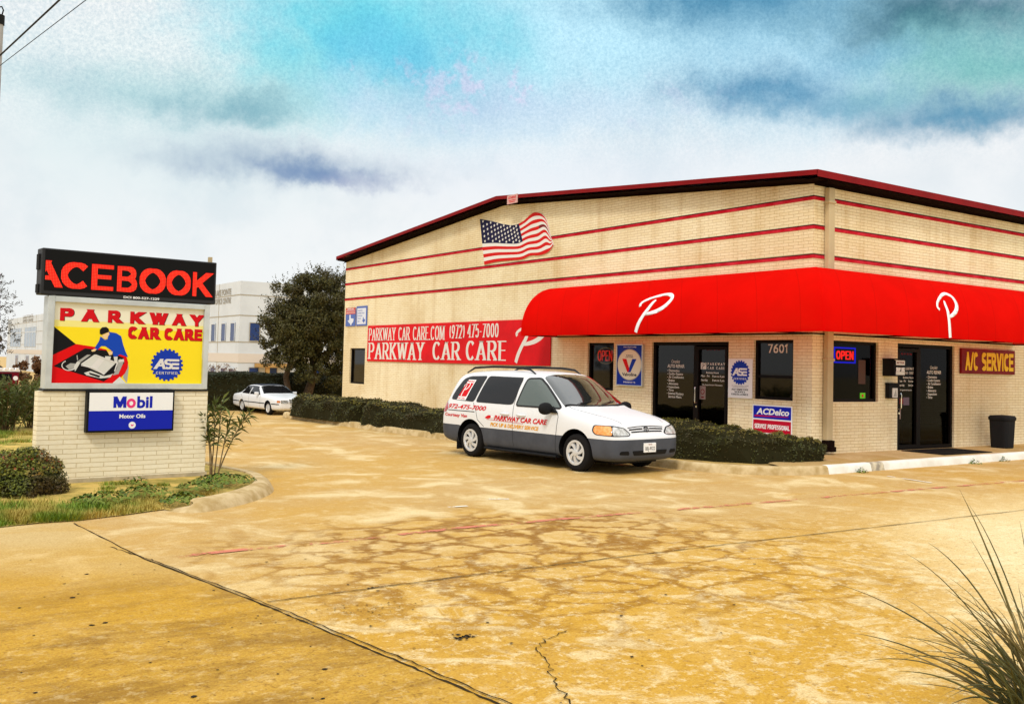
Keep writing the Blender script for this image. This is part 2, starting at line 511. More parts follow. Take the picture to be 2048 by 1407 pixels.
MT['far_tree'] = leaf_mat('far_leaves', (.09, .08, .06), (.05, .045, .035))
MT['crack'] = P('open_crack', (.035, .022, .008), .95)
MT['stain_dark'] = P('gum_spot', (.022, .016, .010), .8)
MT['fire_red'] = worn_paint('worn_red_paint', (.60, .20, .12), .475)
MT['tick_white'] = worn_paint('worn_white_paint', (.85, .80, .68), .42)
MT['vinyl_navy'] = P('vinyl_roof', (.010, .013, .030), .6)
MT['truck_red'] = P('engine_red', (.16, .006, .015), .4)
MT['flag_navy'] = P('flag_navy', (.012, .012, .05), .6)
MT['flag_red'] = P('flag_red', (.62, .012, .010), .6)
MT['flag_shade'] = P('flag_crimson_fold', (.20, .012, .016), .6)
MT['flag_white'] = P('flag_white', (.78, .76, .72), .6)
MT['texas'] = P('plaque_white', (.70, .74, .84), .5)


# ------------------------------------------------------------------ objects
def setp(o, label=None, cat=None, group=None, kind=None):
    if label:
        o['label'] = label
    if cat:
        o['category'] = cat
    if group:
        o['group'] = group
    if kind:
        o['kind'] = kind
    return o


def empty(name, mat=None, label=None, cat=None, group=None):
    o = bpy.data.objects.new(name, None)
    o.empty_display_size = .2
    COL.objects.link(o)
    if mat is not None:
        o.matrix_world = mat
    return setp(o, label, cat, group)


def copy_tree(o, parent=None):
    c = o.copy()
    COL.objects.link(c)
    if parent is not None:
        c.parent = parent
    for ch in o.children:
        copy_tree(ch, c)
    return c


class MB:
    """Collects faces (with a material slot each) and links them as ONE mesh object."""
    def __init__(s):
        s.v, s.f, s.m = [], [], []

    def face(s, pts, m=0):
        i = len(s.v)
        s.v.extend([tuple(p) for p in pts])
        s.f.append(tuple(range(i, i + len(pts))))
        s.m.append(m)

    def add(s, verts, faces, m=0):
        i = len(s.v)
        s.v.extend([tuple(p) for p in verts])
        for k, f in enumerate(faces):
            s.f.append(tuple(a + i for a in f))
            s.m.append(m[k] if isinstance(m, list) else m)

    def box(s, x0, x1, y0, y1, z0, z1, m=0):
        v = [(x0, y0, z0), (x1, y0, z0), (x1, y1, z0), (x0, y1, z0), (x0, y0, z1), (x1, y0, z1), (x1, y1, z1), (x0, y1, z1)]
        s.add(v, [(0, 3, 2, 1), (4, 5, 6, 7), (0, 1, 5, 4), (1, 2, 6, 5), (2, 3, 7, 6), (3, 0, 4, 7)], m)

    def tube(s, pts, r, n=8, m=0, caps=True):
        pts = [Vector(p) for p in pts]
        rs = r if isinstance(r, (list, tuple)) else [r] * len(pts)
        base = len(s.v)
        up = Vector((0, 0, 1))
        for i, p in enumerate(pts):
            d = (pts[min(i + 1, len(pts) - 1)] - pts[max(i - 1, 0)]).normalized()
            a = d.cross(up if abs(d.z) < .95 else Vector((1, 0, 0))).normalized()
            b = d.cross(a)
            for k in range(n):
                t = 2 * math.pi * k / n
                s.v.append(tuple(p + (a * math.cos(t) + b * math.sin(t)) * rs[i]))
        for i in range(len(pts) - 1):
            for k in range(n):
                k2 = (k + 1) % n
                s.f.append((base + i * n + k, base + i * n + k2, base + (i + 1) * n + k2, base + (i + 1) * n + k))
                s.m.append(m)
        if caps:
            s.f.append(tuple(base + k for k in range(n)))
            s.m.append(m)
            e = base + (len(pts) - 1) * n
            s.f.append(tuple(e + n - 1 - k for k in range(n)))
            s.m.append(m)

    def poly(s, pts, z0, z1, m=0):
        """Prism from a 2D outline in the local x-y plane; no bottom."""
        pts = list(pts)
        area = sum(pts[i][0] * pts[(i + 1) % len(pts)][1] - pts[(i + 1) % len(pts)][0] * pts[i][1] for i in range(len(pts)))
        if area < 0:
            pts.reverse()
        n = len(pts)
        top = [(p[0], p[1], z1) for p in pts]
        tris = tessellate_polygon([[Vector(p) for p in top]])
        fixed = []
        for a, b, c in tris:
            A, B, C = top[a], top[b], top[c]
            cr = (B[0] - A[0]) * (C[1] - A[1]) - (B[1] - A[1]) * (C[0] - A[0])
            fixed.append((a, b, c) if cr > 0 else (a, c, b))
        s.add(top, fixed, m)
        if z1 != z0:
            v = top + [(p[0], p[1], z0) for p in pts]
            s.add(v, [(i + n, (i + 1) % n + n, (i + 1) % n, i) for i in range(n)], m)

    def disc(s, cx, cy, rx, ry, z0, z1, m=0, n=28):
        s.poly([(cx + rx * math.cos(2 * math.pi * i / n), cy + ry * math.sin(2 * math.pi * i / n)) for i in range(n)], z0, z1, m)

    def ribbon(s, pts, wf, z0, z1, m=0, closed=False, cap=0.0, flat=(False, False), caps=(True, True)):
        """Stroke of varying width along a polyline."""
        pts = [Vector((p[0], p[1])) for p in pts]
        q = [pts[0]]
        for p in pts[1:]:
            if (p - q[-1]).length > 1e-6:
                q.append(p)
        pts = q
        n = len(pts)
        if n < 2:
            return
        L, Rr = [], []
        for i in range(n):
            d1 = (pts[i] - pts[i - 1]).normalized() if (i > 0 or closed) else None
            d2 = (pts[(i + 1) % n] - pts[i]).normalized() if (i < n - 1 or closed) else None
            if d1 is None:
                d1 = d2
            if d2 is None:
                d2 = d1
            d = d1 + d2
            d = d.normalized() if d.length > 1e-4 else d2
            nn = Vector((-d.y, d.x))
            cosh = max(.55, nn.dot(Vector((-d2.y, d2.x))))
            wd = (wf(d, i / (n - 1)) if callable(wf) else wf) / 2 / cosh
            off = nn * wd
            p = pts[i].copy()
            if not closed and i in (0, n - 1):
                e = -1 if i == 0 else 1
                if flat[0 if i == 0 else 1] and abs(d.x) > .12 and abs(d.y) > .5:
                    off = Vector((-(1 if d.y > 0 else -1) * wd / max(.4, abs(d.y)), 0))
                    p = p + d * e * (cap / abs(d.y))
                elif caps[0 if i == 0 else 1]:
                    p = p + d * e * cap
            L.append(p + off)
            Rr.append(p - off)
        k = n if closed else n - 1
        vs = [(p.x, p.y, z1) for p in L] + [(p.x, p.y, z1) for p in Rr] + [(p.x, p.y, z0) for p in L] + [(p.x, p.y, z0) for p in Rr]
        fs = []
        for i in range(k):
            j = (i + 1) % n
            fs.append((n + i, n + j, j, i))
            if z0 != z1:
                fs.append((i, j, 2 * n + j, 2 * n + i))
                fs.append((3 * n + i, 3 * n + j, n + j, n + i))
        s.add(vs, fs, m)

    def build(s, name, mats, parent=None, smooth=False, bevel=0.0, mat=None, sharp=None):
        me = bpy.data.meshes.new(name)
        me.from_pydata(s.v, [], s.f)
        for m in (mats if isinstance(mats, (list, tuple)) else [mats]):
            me.materials.append(MT[m] if isinstance(m, str) else m)
        if any(s.m):
            me.polygons.foreach_set('material_index', s.m)
        if bevel:
            bm = bmesh.new()
            bm.from_mesh(me)
            bmesh.ops.remove_doubles(bm, verts=bm.verts, dist=1e-5)
            ed = [e for e in bm.edges if len(e.link_faces) == 2 and e.calc_face_angle(0) > .5]
            bmesh.ops.bevel(bm, geom=ed, offset=bevel, segments=2, profile=.5, affect='EDGES')
            bm.to_mesh(me)
            bm.free()
        if smooth:
            me.polygons.foreach_set('use_smooth', [True] * len(me.polygons))
            if sharp:
                bm = bmesh.new()
                bm.from_mesh(me)
                bmesh.ops.remove_doubles(bm, verts=bm.verts, dist=1e-5)
                bm.to_mesh(me)
                bm.free()
                me.set_sharp_from_angle(angle=sharp)
        me.update()
        o = bpy.data.objects.new(name, me)
        COL.objects.link(o)
        if parent is not None:
            o.parent = parent
        elif mat is not None:
            o.matrix_world = mat
        return o


def frame(origin, X, Y):
    X = Vector(X).normalized()
    Y = Vector(Y).normalized()
    Z = X.cross(Y)
    o = Vector(origin)
    return Matrix(((X.x, Y.x, Z.x, o.x), (X.y, Y.y, Z.y, o.y), (X.z, Y.z, Z.z, o.z), (0, 0, 0, 1)))


def wallL(s, z, out=0.0):      # long gable wall, s runs to the right as seen from the lot
    return frame((-out, -s, z), (0, -1, 0), (0, 0, 1))


def wallR(s, z, out=0.0):      # street wall
    return frame((s, -out, z), (1, 0, 0), (0, 0, 1))


# ------------------------------------------------------------------ lettering
def arc(cx, cy, rx, ry, a0, a1, n=9):
    return [(cx + rx * math.cos(R(a0 + (a1 - a0) * i / n)), cy + ry * math.sin(R(a0 + (a1 - a0) * i / n))) for i in range(n + 1)]


def loop(cx, cy, rx, ry, n=24):
    return ('c', arc(cx, cy, rx, ry, 90, 450 - 360 / n, n - 1))


GL = {
    'A': (.62, [[(0, 0), (.31, 1)], [(.62, 0), (.31, 1)], [(.12, .32), (.50, .32)]]),
    'B': (.54, [[(0, 0), (0, 1)], [(0, 1), (.28, 1)] + arc(.28, .76, .22, .24, 90, -90) + [(0, .52)], [(0, .52), (.30, .52)] + arc(.30, .26, .24, .26, 90, -90) + [(0, 0)]]),
    'C': (.56, [arc(.30, .5, .30, .5, 42, 318, 18)]),
    'D': (.56, [[(0, 0), (0, 1)], [(0, 1), (.20, 1)] + arc(.20, .5, .36, .5, 90, -90, 14) + [(0, 0)]]),
    'E': (.46, [[(0, 0), (0, 1)], [(0, 1), (.46, 1)], [(0, .52), (.40, .52)], [(0, 0), (.46, 0)]]),
    'F': (.44, [[(0, 0), (0, 1)], [(0, 1), (.44, 1)], [(0, .5), (.38, .5)]]),
    'I': (.02, [[(0, 0), (0, 1)]]),
    'K': (.56, [[(0, 0), (0, 1)], [(.54, 1), (.02, .42)], [(.16, .58), (.56, 0)]]),
    'L': (.44, [[(0, 0), (0, 1)], [(0, 0), (.44, 0)]]),
    'M': (.72, [[(0, 0), (0, 1)], [(.05, 1), (.36, .06)], [(.36, .06), (.67, 1)], [(.72, 1), (.72, 0)]]),
    'N': (.56, [[(0, 0), (0, 1)], [(.04, 1), (.52, 0)], [(.56, 0), (.56, 1)]]),
    'O': (.62, [loop(.31, .5, .31, .5)]),
    'P': (.52, [[(0, 0), (0, 1)], [(0, 1), (.26, 1)] + arc(.26, .73, .26, .27, 90, -90) + [(0, .46)]]),
    'R': (.56, [[(0, 0), (0, 1)], [(0, 1), (.26, 1)] + arc(.26, .74, .25, .26, 90, -90) + [(0, .48)], [(.24, .48), (.56, 0)]]),
    'S': (.50, [arc(.25, .755, .24, .245, 35, 270, 12) + arc(.25, .26, .25, .26, 90, -145, 12)[1:]]),
    'T': (.56, [[(.28, 0), (.28, 1)], [(0, 1), (.56, 1)]]),
    'U': (.54, [[(0, 1), (0, .3)] + arc(.27, .29, .27, .29, 180, 360, 12) + [(.54, 1)]]),
    'V': (.60, [[(0, 1), (.30, 0)], [(.60, 1), (.30, 0)]]),
    'W': (.92, [[(0, 1), (.23, 0)], [(.46, 1), (.23, 0)], [(.46, 1), (.69, 0)], [(.92, 1), (.69, 0)]]),
    'X': (.56, [[(0, 0), (.56, 1)], [(0, 1), (.56, 0)]]),
    'Y': (.58, [[(0, 1), (.29, .45)], [(.58, 1), (.29, .45)], [(.29, .5), (.29, 0)]]),
    '0': (.46, [loop(.23, .5, .23, .5)]),
    '1': (.20, [[(.16, 0), (.16, 1)], [(0, .8), (.16, 1)]]),
    '2': (.46, [arc(.23, .74, .22, .26, 165, -20, 10) + [(0, 0)], [(0, 0), (.46, 0)]]),
    '4': (.50, [[(.38, 0), (.38, 1)], [(.38, 1), (0, .3)], [(0, .3), (.50, .3)]]),
    '5': (.46, [[(.42, 1), (.06, 1)], [(.06, 1), (.03, .54)], [(.03, .56)] + arc(.22, .33, .24, .33, 110, -150, 12)]),
    '6': (.46, [loop(.23, .30, .22, .30), [(.02, .34), (.10, .70), (.34, 1)]]),
    '7': (.44, [[(0, 1), (.44, 1)], [(.44, 1), (.14, 0)]]),
    '8': (.46, [loop(.23, .76, .20, .24), loop(.23, .27, .23, .27)]),
    '9': (.46, [loop(.23, .70, .22, .30), [(.44, .66), (.36, .30), (.12, 0)]]),
    '(': (.16, [arc(.30, .5, .28, .62, 130, 230, 8)]),
    ')': (.16, [arc(-.14, .5, .28, .62, 50, -50, 8)]),
    '-': (.24, [[(0, .42), (.24, .42)]]),
    '.': (.02, [[(0, 0), (0, .04)]]),
    '/': (.34, [[(0, 0), (.34, 1)]]),
    ' ': (.26, []),
}


def letters(mb, text, x0, x1, y0, y1, z0, z1, wv=.2, wh=None, m=0, gap=.12, serif=False, shear=0.0, tops=None):
    """Stroke lettering fitted to a box; wv / wh are the pen's stem and hairline in cap heights."""
    wh = wv if wh is None else wh
    tot = sum(GL[c][0] + wv + gap for c in text) - gap
    H = y1 - y0
    sx = (x1 - x0) / tot
    cx = 0.0
    k = 0
    for c in text:
        gw, strokes = GL[c]
        for st in strokes:
            closed = isinstance(st, tuple)
            pts = st[1] if closed else st
            def mp(p):
                yy = wh / 2 + p[1] * (1 - wh)
                return (x0 + (cx + wv / 2 + p[0] + shear * yy) * sx, y0 + yy * H)
            def pen(d, t):
                return abs(d.y) * wv * sx + abs(d.x) * wh * H
            zz = z1 + .0005 * (k % 4)
            k += 1
            mb.ribbon([mp(p) for p in pts], pen, z0, zz, m, closed=closed, cap=wh * H / 2, flat=(pts[0][1] in (0, 1), pts[-1][1] in (0, 1)),
                      caps=(pts[0][1] in (0, 1) or len(pts) < 3, pts[-1][1] in (0, 1) or len(pts) < 3) if c not in 'KR' else (pts[0][1] in (0, 1), pts[-1][1] in (0, 1)))
            if serif and not closed:
                for e, q in ((pts[0], pts[1]), (pts[-1], pts[-2])):
                    if e[1] in (0, 1) and abs(q[1] - e[1]) > abs(q[0] - e[0]) * .9:
                        a = mp(e)
                        ln = (wv * .5 + .10) * sx
                        mb.box(a[0] - ln, a[0] + ln, a[1] - wh * H * .5, a[1] + wh * H * .5, z0, z1 + .0026, m)
        cx += gw + wv + gap


_fc = {}


def textmesh(text, bold=0.0, shear=0.0, spacing=1.0):
    key = (text, bold, shear, spacing)
    if key in _fc:
        return _fc[key]
    cu = bpy.data.curves.new('lettering', 'FONT')
    cu.body = text
    cu.offset = bold
    cu.shear = shear
    cu.space_character = spacing
    cu.resolution_u = 3
    ob = bpy.data.objects.new('lettering', cu)
    COL.objects.link(ob)
    dg = bpy.context.evaluated_depsgraph_get()
    me = bpy.data.meshes.new_from_object(ob.evaluated_get(dg))
    vs = [tuple(v.co) for v in me.vertices]
    fs = [tuple(p.vertices) for p in me.polygons]
    bpy.data.objects.remove(ob)
    bpy.data.curves.remove(cu)
    bpy.data.meshes.remove(me)
    _fc[key] = (vs, fs)
    return vs, fs


def text(mb, body, x0, x1, ybase, cap, z, m=0, bold=.01, shear=0.0, spacing=1.0):
    """Set one line in the built-in face, x0..x1 wide, cap height cap."""
    vs, fs = textmesh(body, bold, shear, spacing)
    if not vs:
        return
    a = min(v[0] for v in vs)
    b = max(v[0] for v in vs)
    sx = (x1 - x0) / (b - a)
    sy = cap / .70
    mb.add([(x0 + (v[0] - a) * sx, ybase + v[1] * sy, z) for v in vs], fs, m)


def gear(cx, cy, r, n=22, d=.10):
    pts = []
    for i in range(n):
        for q, rr in ((-.30, 1 - d), (-.22, 1), (.22, 1), (.30, 1 - d)):
            t = 2 * math.pi * (i + q) / n
            pts.append((cx + r * rr * math.cos(t), cy + r * rr * math.sin(t)))
    return pts


def gear_logo(mb, cx, cy, r, z, mb_blue, mb_white):
    mb.poly(gear(cx, cy, r), z, z + .004, mb_blue)
    h = r * .62
    y0 = cy - h * .42
    z0, z1 = z + .004, z + .008
    # slanted A, S and an E made of three bars
    letters(mb, 'A', cx - r * .78, cx - r * .12, y0, y0 + h, z0, z1, .17, m=mb_white, shear=.12)
    letters(mb, 'S', cx - r * .18, cx + r * .34, y0, y0 + h, z0, z1 + .002, .17, m=mb_white)
    for k in (0, .39, .78):
        mb.box(cx + r * (.12 if k > .5 else .30), cx + r * .74, y0 + h * k, y0 + h * (k + .22), z0, z1 + .004, mb_white)
    letters(mb, 'CERTIFIED', cx - r * .66, cx + r * .66, cy - r * .58, cy - r * .42, z0, z1, .12, m=mb_white, gap=.25)


SCRIPT_P = ([(-.42, .28), (-.44, .38), (-.30, .52), (-.02, .64), (.24, .70), (.42, .66), (.50, .52), (.40, .28), (.20, .10), (-.04, 0), (-.24, -.03)],
            [.085, .08, .07, .07, .075, .10, .12, .125, .12, .10, .07])
SCRIPT_S = ([(.02, .50), (-.06, .38), (-.14, .16), (-.26, -.10), (-.38, -.42), (-.45, -.70)],
            [.05, .10, .12, .115, .125, .12])


def smooth_line(pts, ws, k=5):
    out, wo = [], []
    n = len(pts)
    for i in range(n - 1):
        p0 = Vector(pts[max(i - 1, 0)]); p1 = Vector(pts[i]); p2 = Vector(pts[i + 1]); p3 = Vector(pts[min(i + 2, n - 1)])
        for j in range(k):
            t = j / k
            q = .5 * ((2 * p1) + (p2 - p0) * t + (2 * p0 - 5 * p1 + 4 * p2 - p3) * t * t + (3 * p1 - p0 - 3 * p2 + p3) * t ** 3)
            out.append((q.x, q.y))
            wo.append(ws[i] * (1 - t) + ws[i + 1] * t)
    out.append(tuple(pts[-1]))
    wo.append(ws[-1])
    return out, wo


def script_p(mb, cx, cy, sx, sy, z, m=0, rot=0.0):
    for k, (pts, ws) in enumerate((SCRIPT_P, SCRIPT_S)):
        p, wd = smooth_line(pts, ws)
        c, s_ = math.cos(rot), math.sin(rot)
        p = [(a * c - b * s_, a * s_ + b * c) for a, b in p]
        q = [(cx + a * sx, cy + b * sy) for a, b in p]
        n = len(q)
        sc = (sx + sy) / 2
        mb.ribbon(q, lambda d, t, wd=wd, sc=sc: wd[min(len(wd) - 1, int(round(t * (len(wd) - 1))))] * sc, z, z + .001 * (k + 1), m)


# ------------------------------------------------------------------ project flat artwork on to a curved body
def bvh_of(objs):
    vs, fs = [], []
    for o in objs:
        i = len(vs)
        vs += [tuple(v.co) for v in o.data.vertices]
        fs += [tuple(a + i for a in p.vertices) for p in o.data.polygons]
    return BVHTree.FromPolygons([Vector(v) for v in vs], fs)


def drape(mb, name, mats, parent, bvh, origin, A, B, D, off=.004, step=.06, thick=0.0):
    """Lay flat artwork (x along A, y along B from origin) on the body met along D."""
    A, B, D = Vector(A), Vector(B), Vector(D).normalized()
    origin = Vector(origin)
    bm = bmesh.new()
    vs = [bm.verts.new(v) for v in mb.v]
    for f, mi in zip(mb.f, mb.m):
        try:
            bm.faces.new([vs[i] for i in f]).material_index = mi
        except ValueError:
            pass
    if step:
        for ax in (0, 1):
            lo_ = min(v.co[ax] for v in bm.verts)
            hi_ = max(v.co[ax] for v in bm.verts)
            n = int((hi_ - lo_) / step)
            for i in range(1, n + 1):
                co = [0, 0, 0]
                co[ax] = lo_ + (hi_ - lo_) * i / (n + 1)
                no = [0, 0, 0]
                no[ax] = 1
                bmesh.ops.bisect_plane(bm, geom=bm.verts[:] + bm.edges[:] + bm.faces[:], plane_co=co, plane_no=no, dist=1e-5)
    dead = []
    for v in bm.verts:
        o = origin + A * v.co.x + B * v.co.y
        hit = bvh.ray_cast(o - D * 3.0, D)
        if hit[0] is None:
            dead.append(v)
        else:
            v.co = hit[0] - D * (off + v.co.z)
    if dead:
        bmesh.ops.delete(bm, geom=dead, context='VERTS')
    me = bpy.data.meshes.new(name)
    bm.to_mesh(me)
    bm.free()
    for m in (mats if isinstance(mats, (list, tuple)) else [mats]):
        me.materials.append(MT[m])
    me.polygons.foreach_set('use_smooth', [True] * len(me.polygons))
    ob = bpy.data.objects.new(name, me)
    COL.objects.link(ob)
    ob.parent = parent
    return ob


# ------------------------------------------------------------------ foliage
def leaf_quad(mb, p, n, size, rnd, m=0, asp=.5):
    n = n.normalized()
    a = n.cross(Vector((rnd.uniform(-1, 1), rnd.uniform(-1, 1), rnd.uniform(-1, 1))))
    if a.length < 1e-3:
        a = Vector((1, 0, 0))
    a.normalize()
    b = n.cross(a)
    L = size * rnd.uniform(.6, 1.3)
    W = L * asp
    mb.face([p - a * L * .5, p + b * W * .5 + n * L * .06, p + a * L * .5, p - b * W * .5 + n * L * .06], m)


def rdir(rnd):
    z = rnd.uniform(-1, 1)
    t = rnd.uniform(0, 2 * math.pi)
    q = math.sqrt(1 - z * z)
    return Vector((q * math.cos(t), q * math.sin(t), z))


# =================================================================== GROUND
def flat(name, pts, z, mat, kind='structure', th=0.0):
    mb = MB()
    mb.poly(pts, z - th, z, 0)
    return setp(mb.build(name, mat), kind=kind)


def dip(x, y):
    def ss(a, b, t):
        t = max(0, min(1, (t - a) / (b - a)))
        return t * t * (3 - 2 * t)
    return -.95 * ss(15, 31, y) - .80 * ss(37, 60, y)


xs = [-400, -150, -60, -30, -20, -12, -6, -3, -1, 1, 3, 6, 9, 14, 30, 80, 200, 500]
ys = [-150, -50, -20, -8, 0, 8, 15, 17, 19, 21, 23, 25, 27, 29, 31, 34, 37, 38, 42, 46, 50, 54, 58, 62, 80, 120, 250, 600]
mb = MB()
for i in range(len(xs) - 1):
    for j in range(len(ys) - 1):
        mb.face([(x, y, dip(x, y)) for x, y in ((xs[i], ys[j]), (xs[i + 1], ys[j]), (xs[i + 1], ys[j + 1]), (xs[i], ys[j + 1]))])
setp(mb.build('ground', 'lot'), kind='structure')
# the drive apron, poured separately, left of the long joint
flat('driveway_apron', [(-13.80, -1.30), (-13.60, -3.58), (-13.29, -5.43), (-13.03, -7.31), (-12.92, -8.19), (-12.6, -12), (-30, -14), (-30, -1.3), (-14.4, -1.3)], .004, 'apron')


def crack(name, pts, wid, mat='crack', z=.008, seed=1, jit=.02, sub=10):
    rnd = random.Random(seed)
    q = []
    for i in range(len(pts) - 1):
        for j in range(sub):
            t = j / sub
            q.append((pts[i][0] * (1 - t) + pts[i + 1][0] * t + rnd.uniform(-jit, jit), pts[i][1] * (1 - t) + pts[i + 1][1] * t + rnd.uniform(-jit, jit)))
    q.append(pts[-1])
    mb = MB()
    mb.ribbon(q, lambda d, t: wid * rnd.uniform(.45, 1.3), z, z, 0)
    return setp(mb.build(name, mat), kind='structure')


crack('slab_joint', [(-13.79, -1.4), (-13.60, -3.58), (-13.29, -5.43), (-13.17, -6.28), (-13.03, -7.31), (-12.92, -8.19), (-12.7, -10)], .020, seed=2, jit=.006, sub=14)
crack('slab_joint', [(-13.74, -2.9), (-13.55, -3.7), (-13.24, -5.5), (-12.99, -7.2), (-12.86, -8.3)], .012, seed=5, jit=.010, sub=16, z=.009)
crack('slab_joint', [(-13.2, -5.55), (-10.96, -5.49), (-7.95, -5.515), (-2.8, -5.62), (5, -5.62)], .016, seed=3, jit=.008, sub=34)
crack('ground_crack', [(-11.72, -7.25), (-11.98, -7.36), (-12.17, -7.5), (-12.28, -7.80), (-12.44, -8.05), (-12.58, -8.4), (-12.6, -9.0)], .009, seed=4, jit=.022, sub=7)
# worn fire-lane line
mb = MB()
q = [(-13.5, -3.62), (-12.73, -3.57), (-11.73, -3.59), (-10.26, -3.46), (-8.36, -3.47), (-5.65, -3.55), (.24, -3.69), (6, -3.8)]
mb.ribbon(q, .105, .008, .008)
setp(mb.build('fire_lane_line', 'fire_red'), kind='structure')
mb = MB()
for a, b in (((-8.80, -1.70), (-8.50, -1.83)), ((-9.6, -2.10), (-9.33, -2.12)), ((-.80, -2.25), (-.97, -3.2))):
    mb.ribbon([a, b], .06, .008, .008)
setp(mb.build('parking_tick_marks', 'tick_white'), kind='structure')
# gum and oil spots
rnd = random.Random(11)
mb = MB()


def spot(x, y, r):
    n = 9
    mb.poly([(x + r * rnd.uniform(.6, 1.2) * math.cos(2 * math.pi * i / n), y + r * .8 * rnd.uniform(.6, 1.2) * math.sin(2 * math.pi * i / n)) for i in range(n)], .0085, .0085)


for i in range(46):
    spot(rnd.uniform(-15.2, -13.3), rnd.uniform(-8.6, -3.2), rnd.choice((.008, .010, .013, .02)))
for i in range(60):
    x = rnd.uniform(-13.0, -8)
    spot(x, rnd.uniform(-8.5, -4.2), rnd.choice((.006, .008, .010, .016)))
for i in range(70):
    spot(rnd.gauss(-12.75, .30), rnd.gauss(-6.1, .13), rnd.uniform(.004, .011))
for i in range(26):
    spot(rnd.gauss(-12.42, .05), rnd.gauss(-7.05, .03), rnd.uniform(.008, .02))
setp(mb.build('oil_spots', 'stain_dark'), kind='structure')

# ------------------------------------------------------------------ kerbs
KP = [(-.01, 0), (.015, .10), (.035, .135), (.06, .146), (.15, .147), (.152, 0)]


def sweep_kerb(name, path, mat, profile=KP, h0=None, close_ends=True):
    """Kerb along a path; the lot lies to the right of the direction of travel."""
    mb = MB()
    n = len(path)
    rows = []
    for i, p in enumerate(path):
        a = Vector(path[max(i - 1, 0)][:2])
        b = Vector(path[min(i + 1, n - 1)][:2])
        d = (b - a).normalized()
        nn = Vector((-d.y, d.x))
        k = h0[i] if h0 else 1.0
        rows.append([(p[0] + nn.x * o, p[1] + nn.y * o, z * k) for o, z in profile])
    m = len(profile)
    v = [q for r in rows for q in r]
    f = []
    for i in range(n - 1):
        for j in range(m - 1):
            f.append((i * m + j, (i + 1) * m + j, (i + 1) * m + j + 1, i * m + j + 1))
    f.append(tuple(range(m)))
    f.append(tuple((n - 1) * m + m - 1 - j for j in range(m)))
    mb.add(v, f, 0)
    return setp(mb.build(name, mat, smooth=True, sharp=R(50)), kind='structure')


def curve_pts(pts, k=6):
    return smooth_line(pts, [1] * len(pts), k)[0]


kerb_a = curve_pts([(-3.2, 16.6), (-4.3, 16.3), (-4.86, 15.6), (-4.80, 13.04), (-4.61, 9.68), (-4.4, 7.03), (-4.0, 3.5), (-3.66, .5), (-3.50, -.35), (-3.15, -.92), (-2.62, -1.36), (-2.05, -1.57), (-1.57, -1.62)])
sweep_kerb('kerb', kerb_a, 'kerb')
sweep_kerb('kerb', [(-1.565, -1.62), (-.30, -1.585)], 'kerb_white')
sweep_kerb('kerb', [(-.298, -1.585), (.10, -1.575)], 'kerb_worn')
sweep_kerb('kerb', [(.102, -1.575), (3.0, -1.50), (6.0, -1.42), (14, -1.2)], 'kerb_white')
inner = [(p[0] + .12, p[1] + .06) for p in kerb_a]
flat('planting_bed', [(p[0] + .14, p[1] + .10) for p in kerb_a if p[1] > -1.3] + [(-1.2, -1.3), (-1.2, 16.2), (-3.0, 16.4)], .100, 'soil')
flat('sidewalk', [(-2.45, -1.30), (-2.0, -1.44), (-1.5, -1.49), (0.1, -1.44), (14, -1.07), (14, .3), (.3, .3), (.3, 16), (-1.5, 16), (-1.5, -.6), (-2.2, -.8)], .143, 'walk')

# island with the road sign
isl = curve_pts([(-12.72, -.86), (-12.50, -1.20), (-12.10, -1.06), (-11.58, -.62), (-11.08, .05), (-10.80, .85), (-10.73, 1.54), (-10.85, 2.3), (-10.95, 3.5), (-10.9, 6), (-11.2, 11), (-11.4, 16)])
hk = [min(1.0, max(.02, i / 9.0)) for i in range(len(isl))]
sweep_kerb('kerb', isl, 'kerb', [(-.02, 0), (.03, .08), (.08, .118), (.13, .13), (.24, .132), (.26, 0)], hk)
mb = MB()
rnd = random.Random(5)
xi = [-26, -20, -17] + [-15.5 + .25 * i for i in range(18)]
yi = [-1.3 + .25 * i for i in range(22)] + [5, 7, 10, 14, 18]


def isl_h(x, y):
    t = max(0.0, min(1.0, (y + 1.35 - .28 * (x + 14.3)) / 1.6))
    return .012 + .10 * t * t * (3 - 2 * t)


edge = [(p[0] - .17 * (1 if i > 6 else .6), p[1] + .17) for i, p in enumerate(isl)]
outline = [(-26, -1.36), (-14.48, -1.36), (-14.1, -1.23), (-13.72, -1.24), (-13.2, -1.07), (-12.72, -.86)] + edge[4:] + [(-11.7, 18), (-26, 18)]
bm = bmesh.new()
vv = [bm.verts.new((p[0], p[1], 0)) for p in outline]
bm.faces.new(vv)
bmesh.ops.triangulate(bm, faces=bm.faces[:])
for ax, vals in ((0, xi), (1, yi)):
    for c in vals:
        co = [0, 0, 0]; co[ax] = c
        no = [0, 0, 0]; no[ax] = 1
        bmesh.ops.bisect_plane(bm, geom=bm.verts[:] + bm.edges[:] + bm.faces[:], plane_co=co, plane_no=no, dist=1e-5)
for v in bm.verts:
    v.co.z = isl_h(v.co.x, v.co.y)
bmesh.ops.recalc_face_normals(bm, faces=bm.faces[:])
me = bpy.data.meshes.new('lawn_soil')
bm.to_mesh(me)
bm.free()
if me.polygons[0].normal.z < 0:
    me.flip_normals()
me.materials.append(MT['dry_grass'])
o = bpy.data.objects.new('lawn_soil', me)
COL.objects.link(o)
setp(o, kind='structure')


def inside(pt, poly):
    x, y = pt
    r = False
    n = len(poly)
    for i in range(n):
        x1, y1 = poly[i]
        x2, y2 = poly[(i + 1) % n]
        if (y1 > y) != (y2 > y) and x < (x2 - x1) * (y - y1) / (y2 - y1) + x1:
            r = not r
    return r


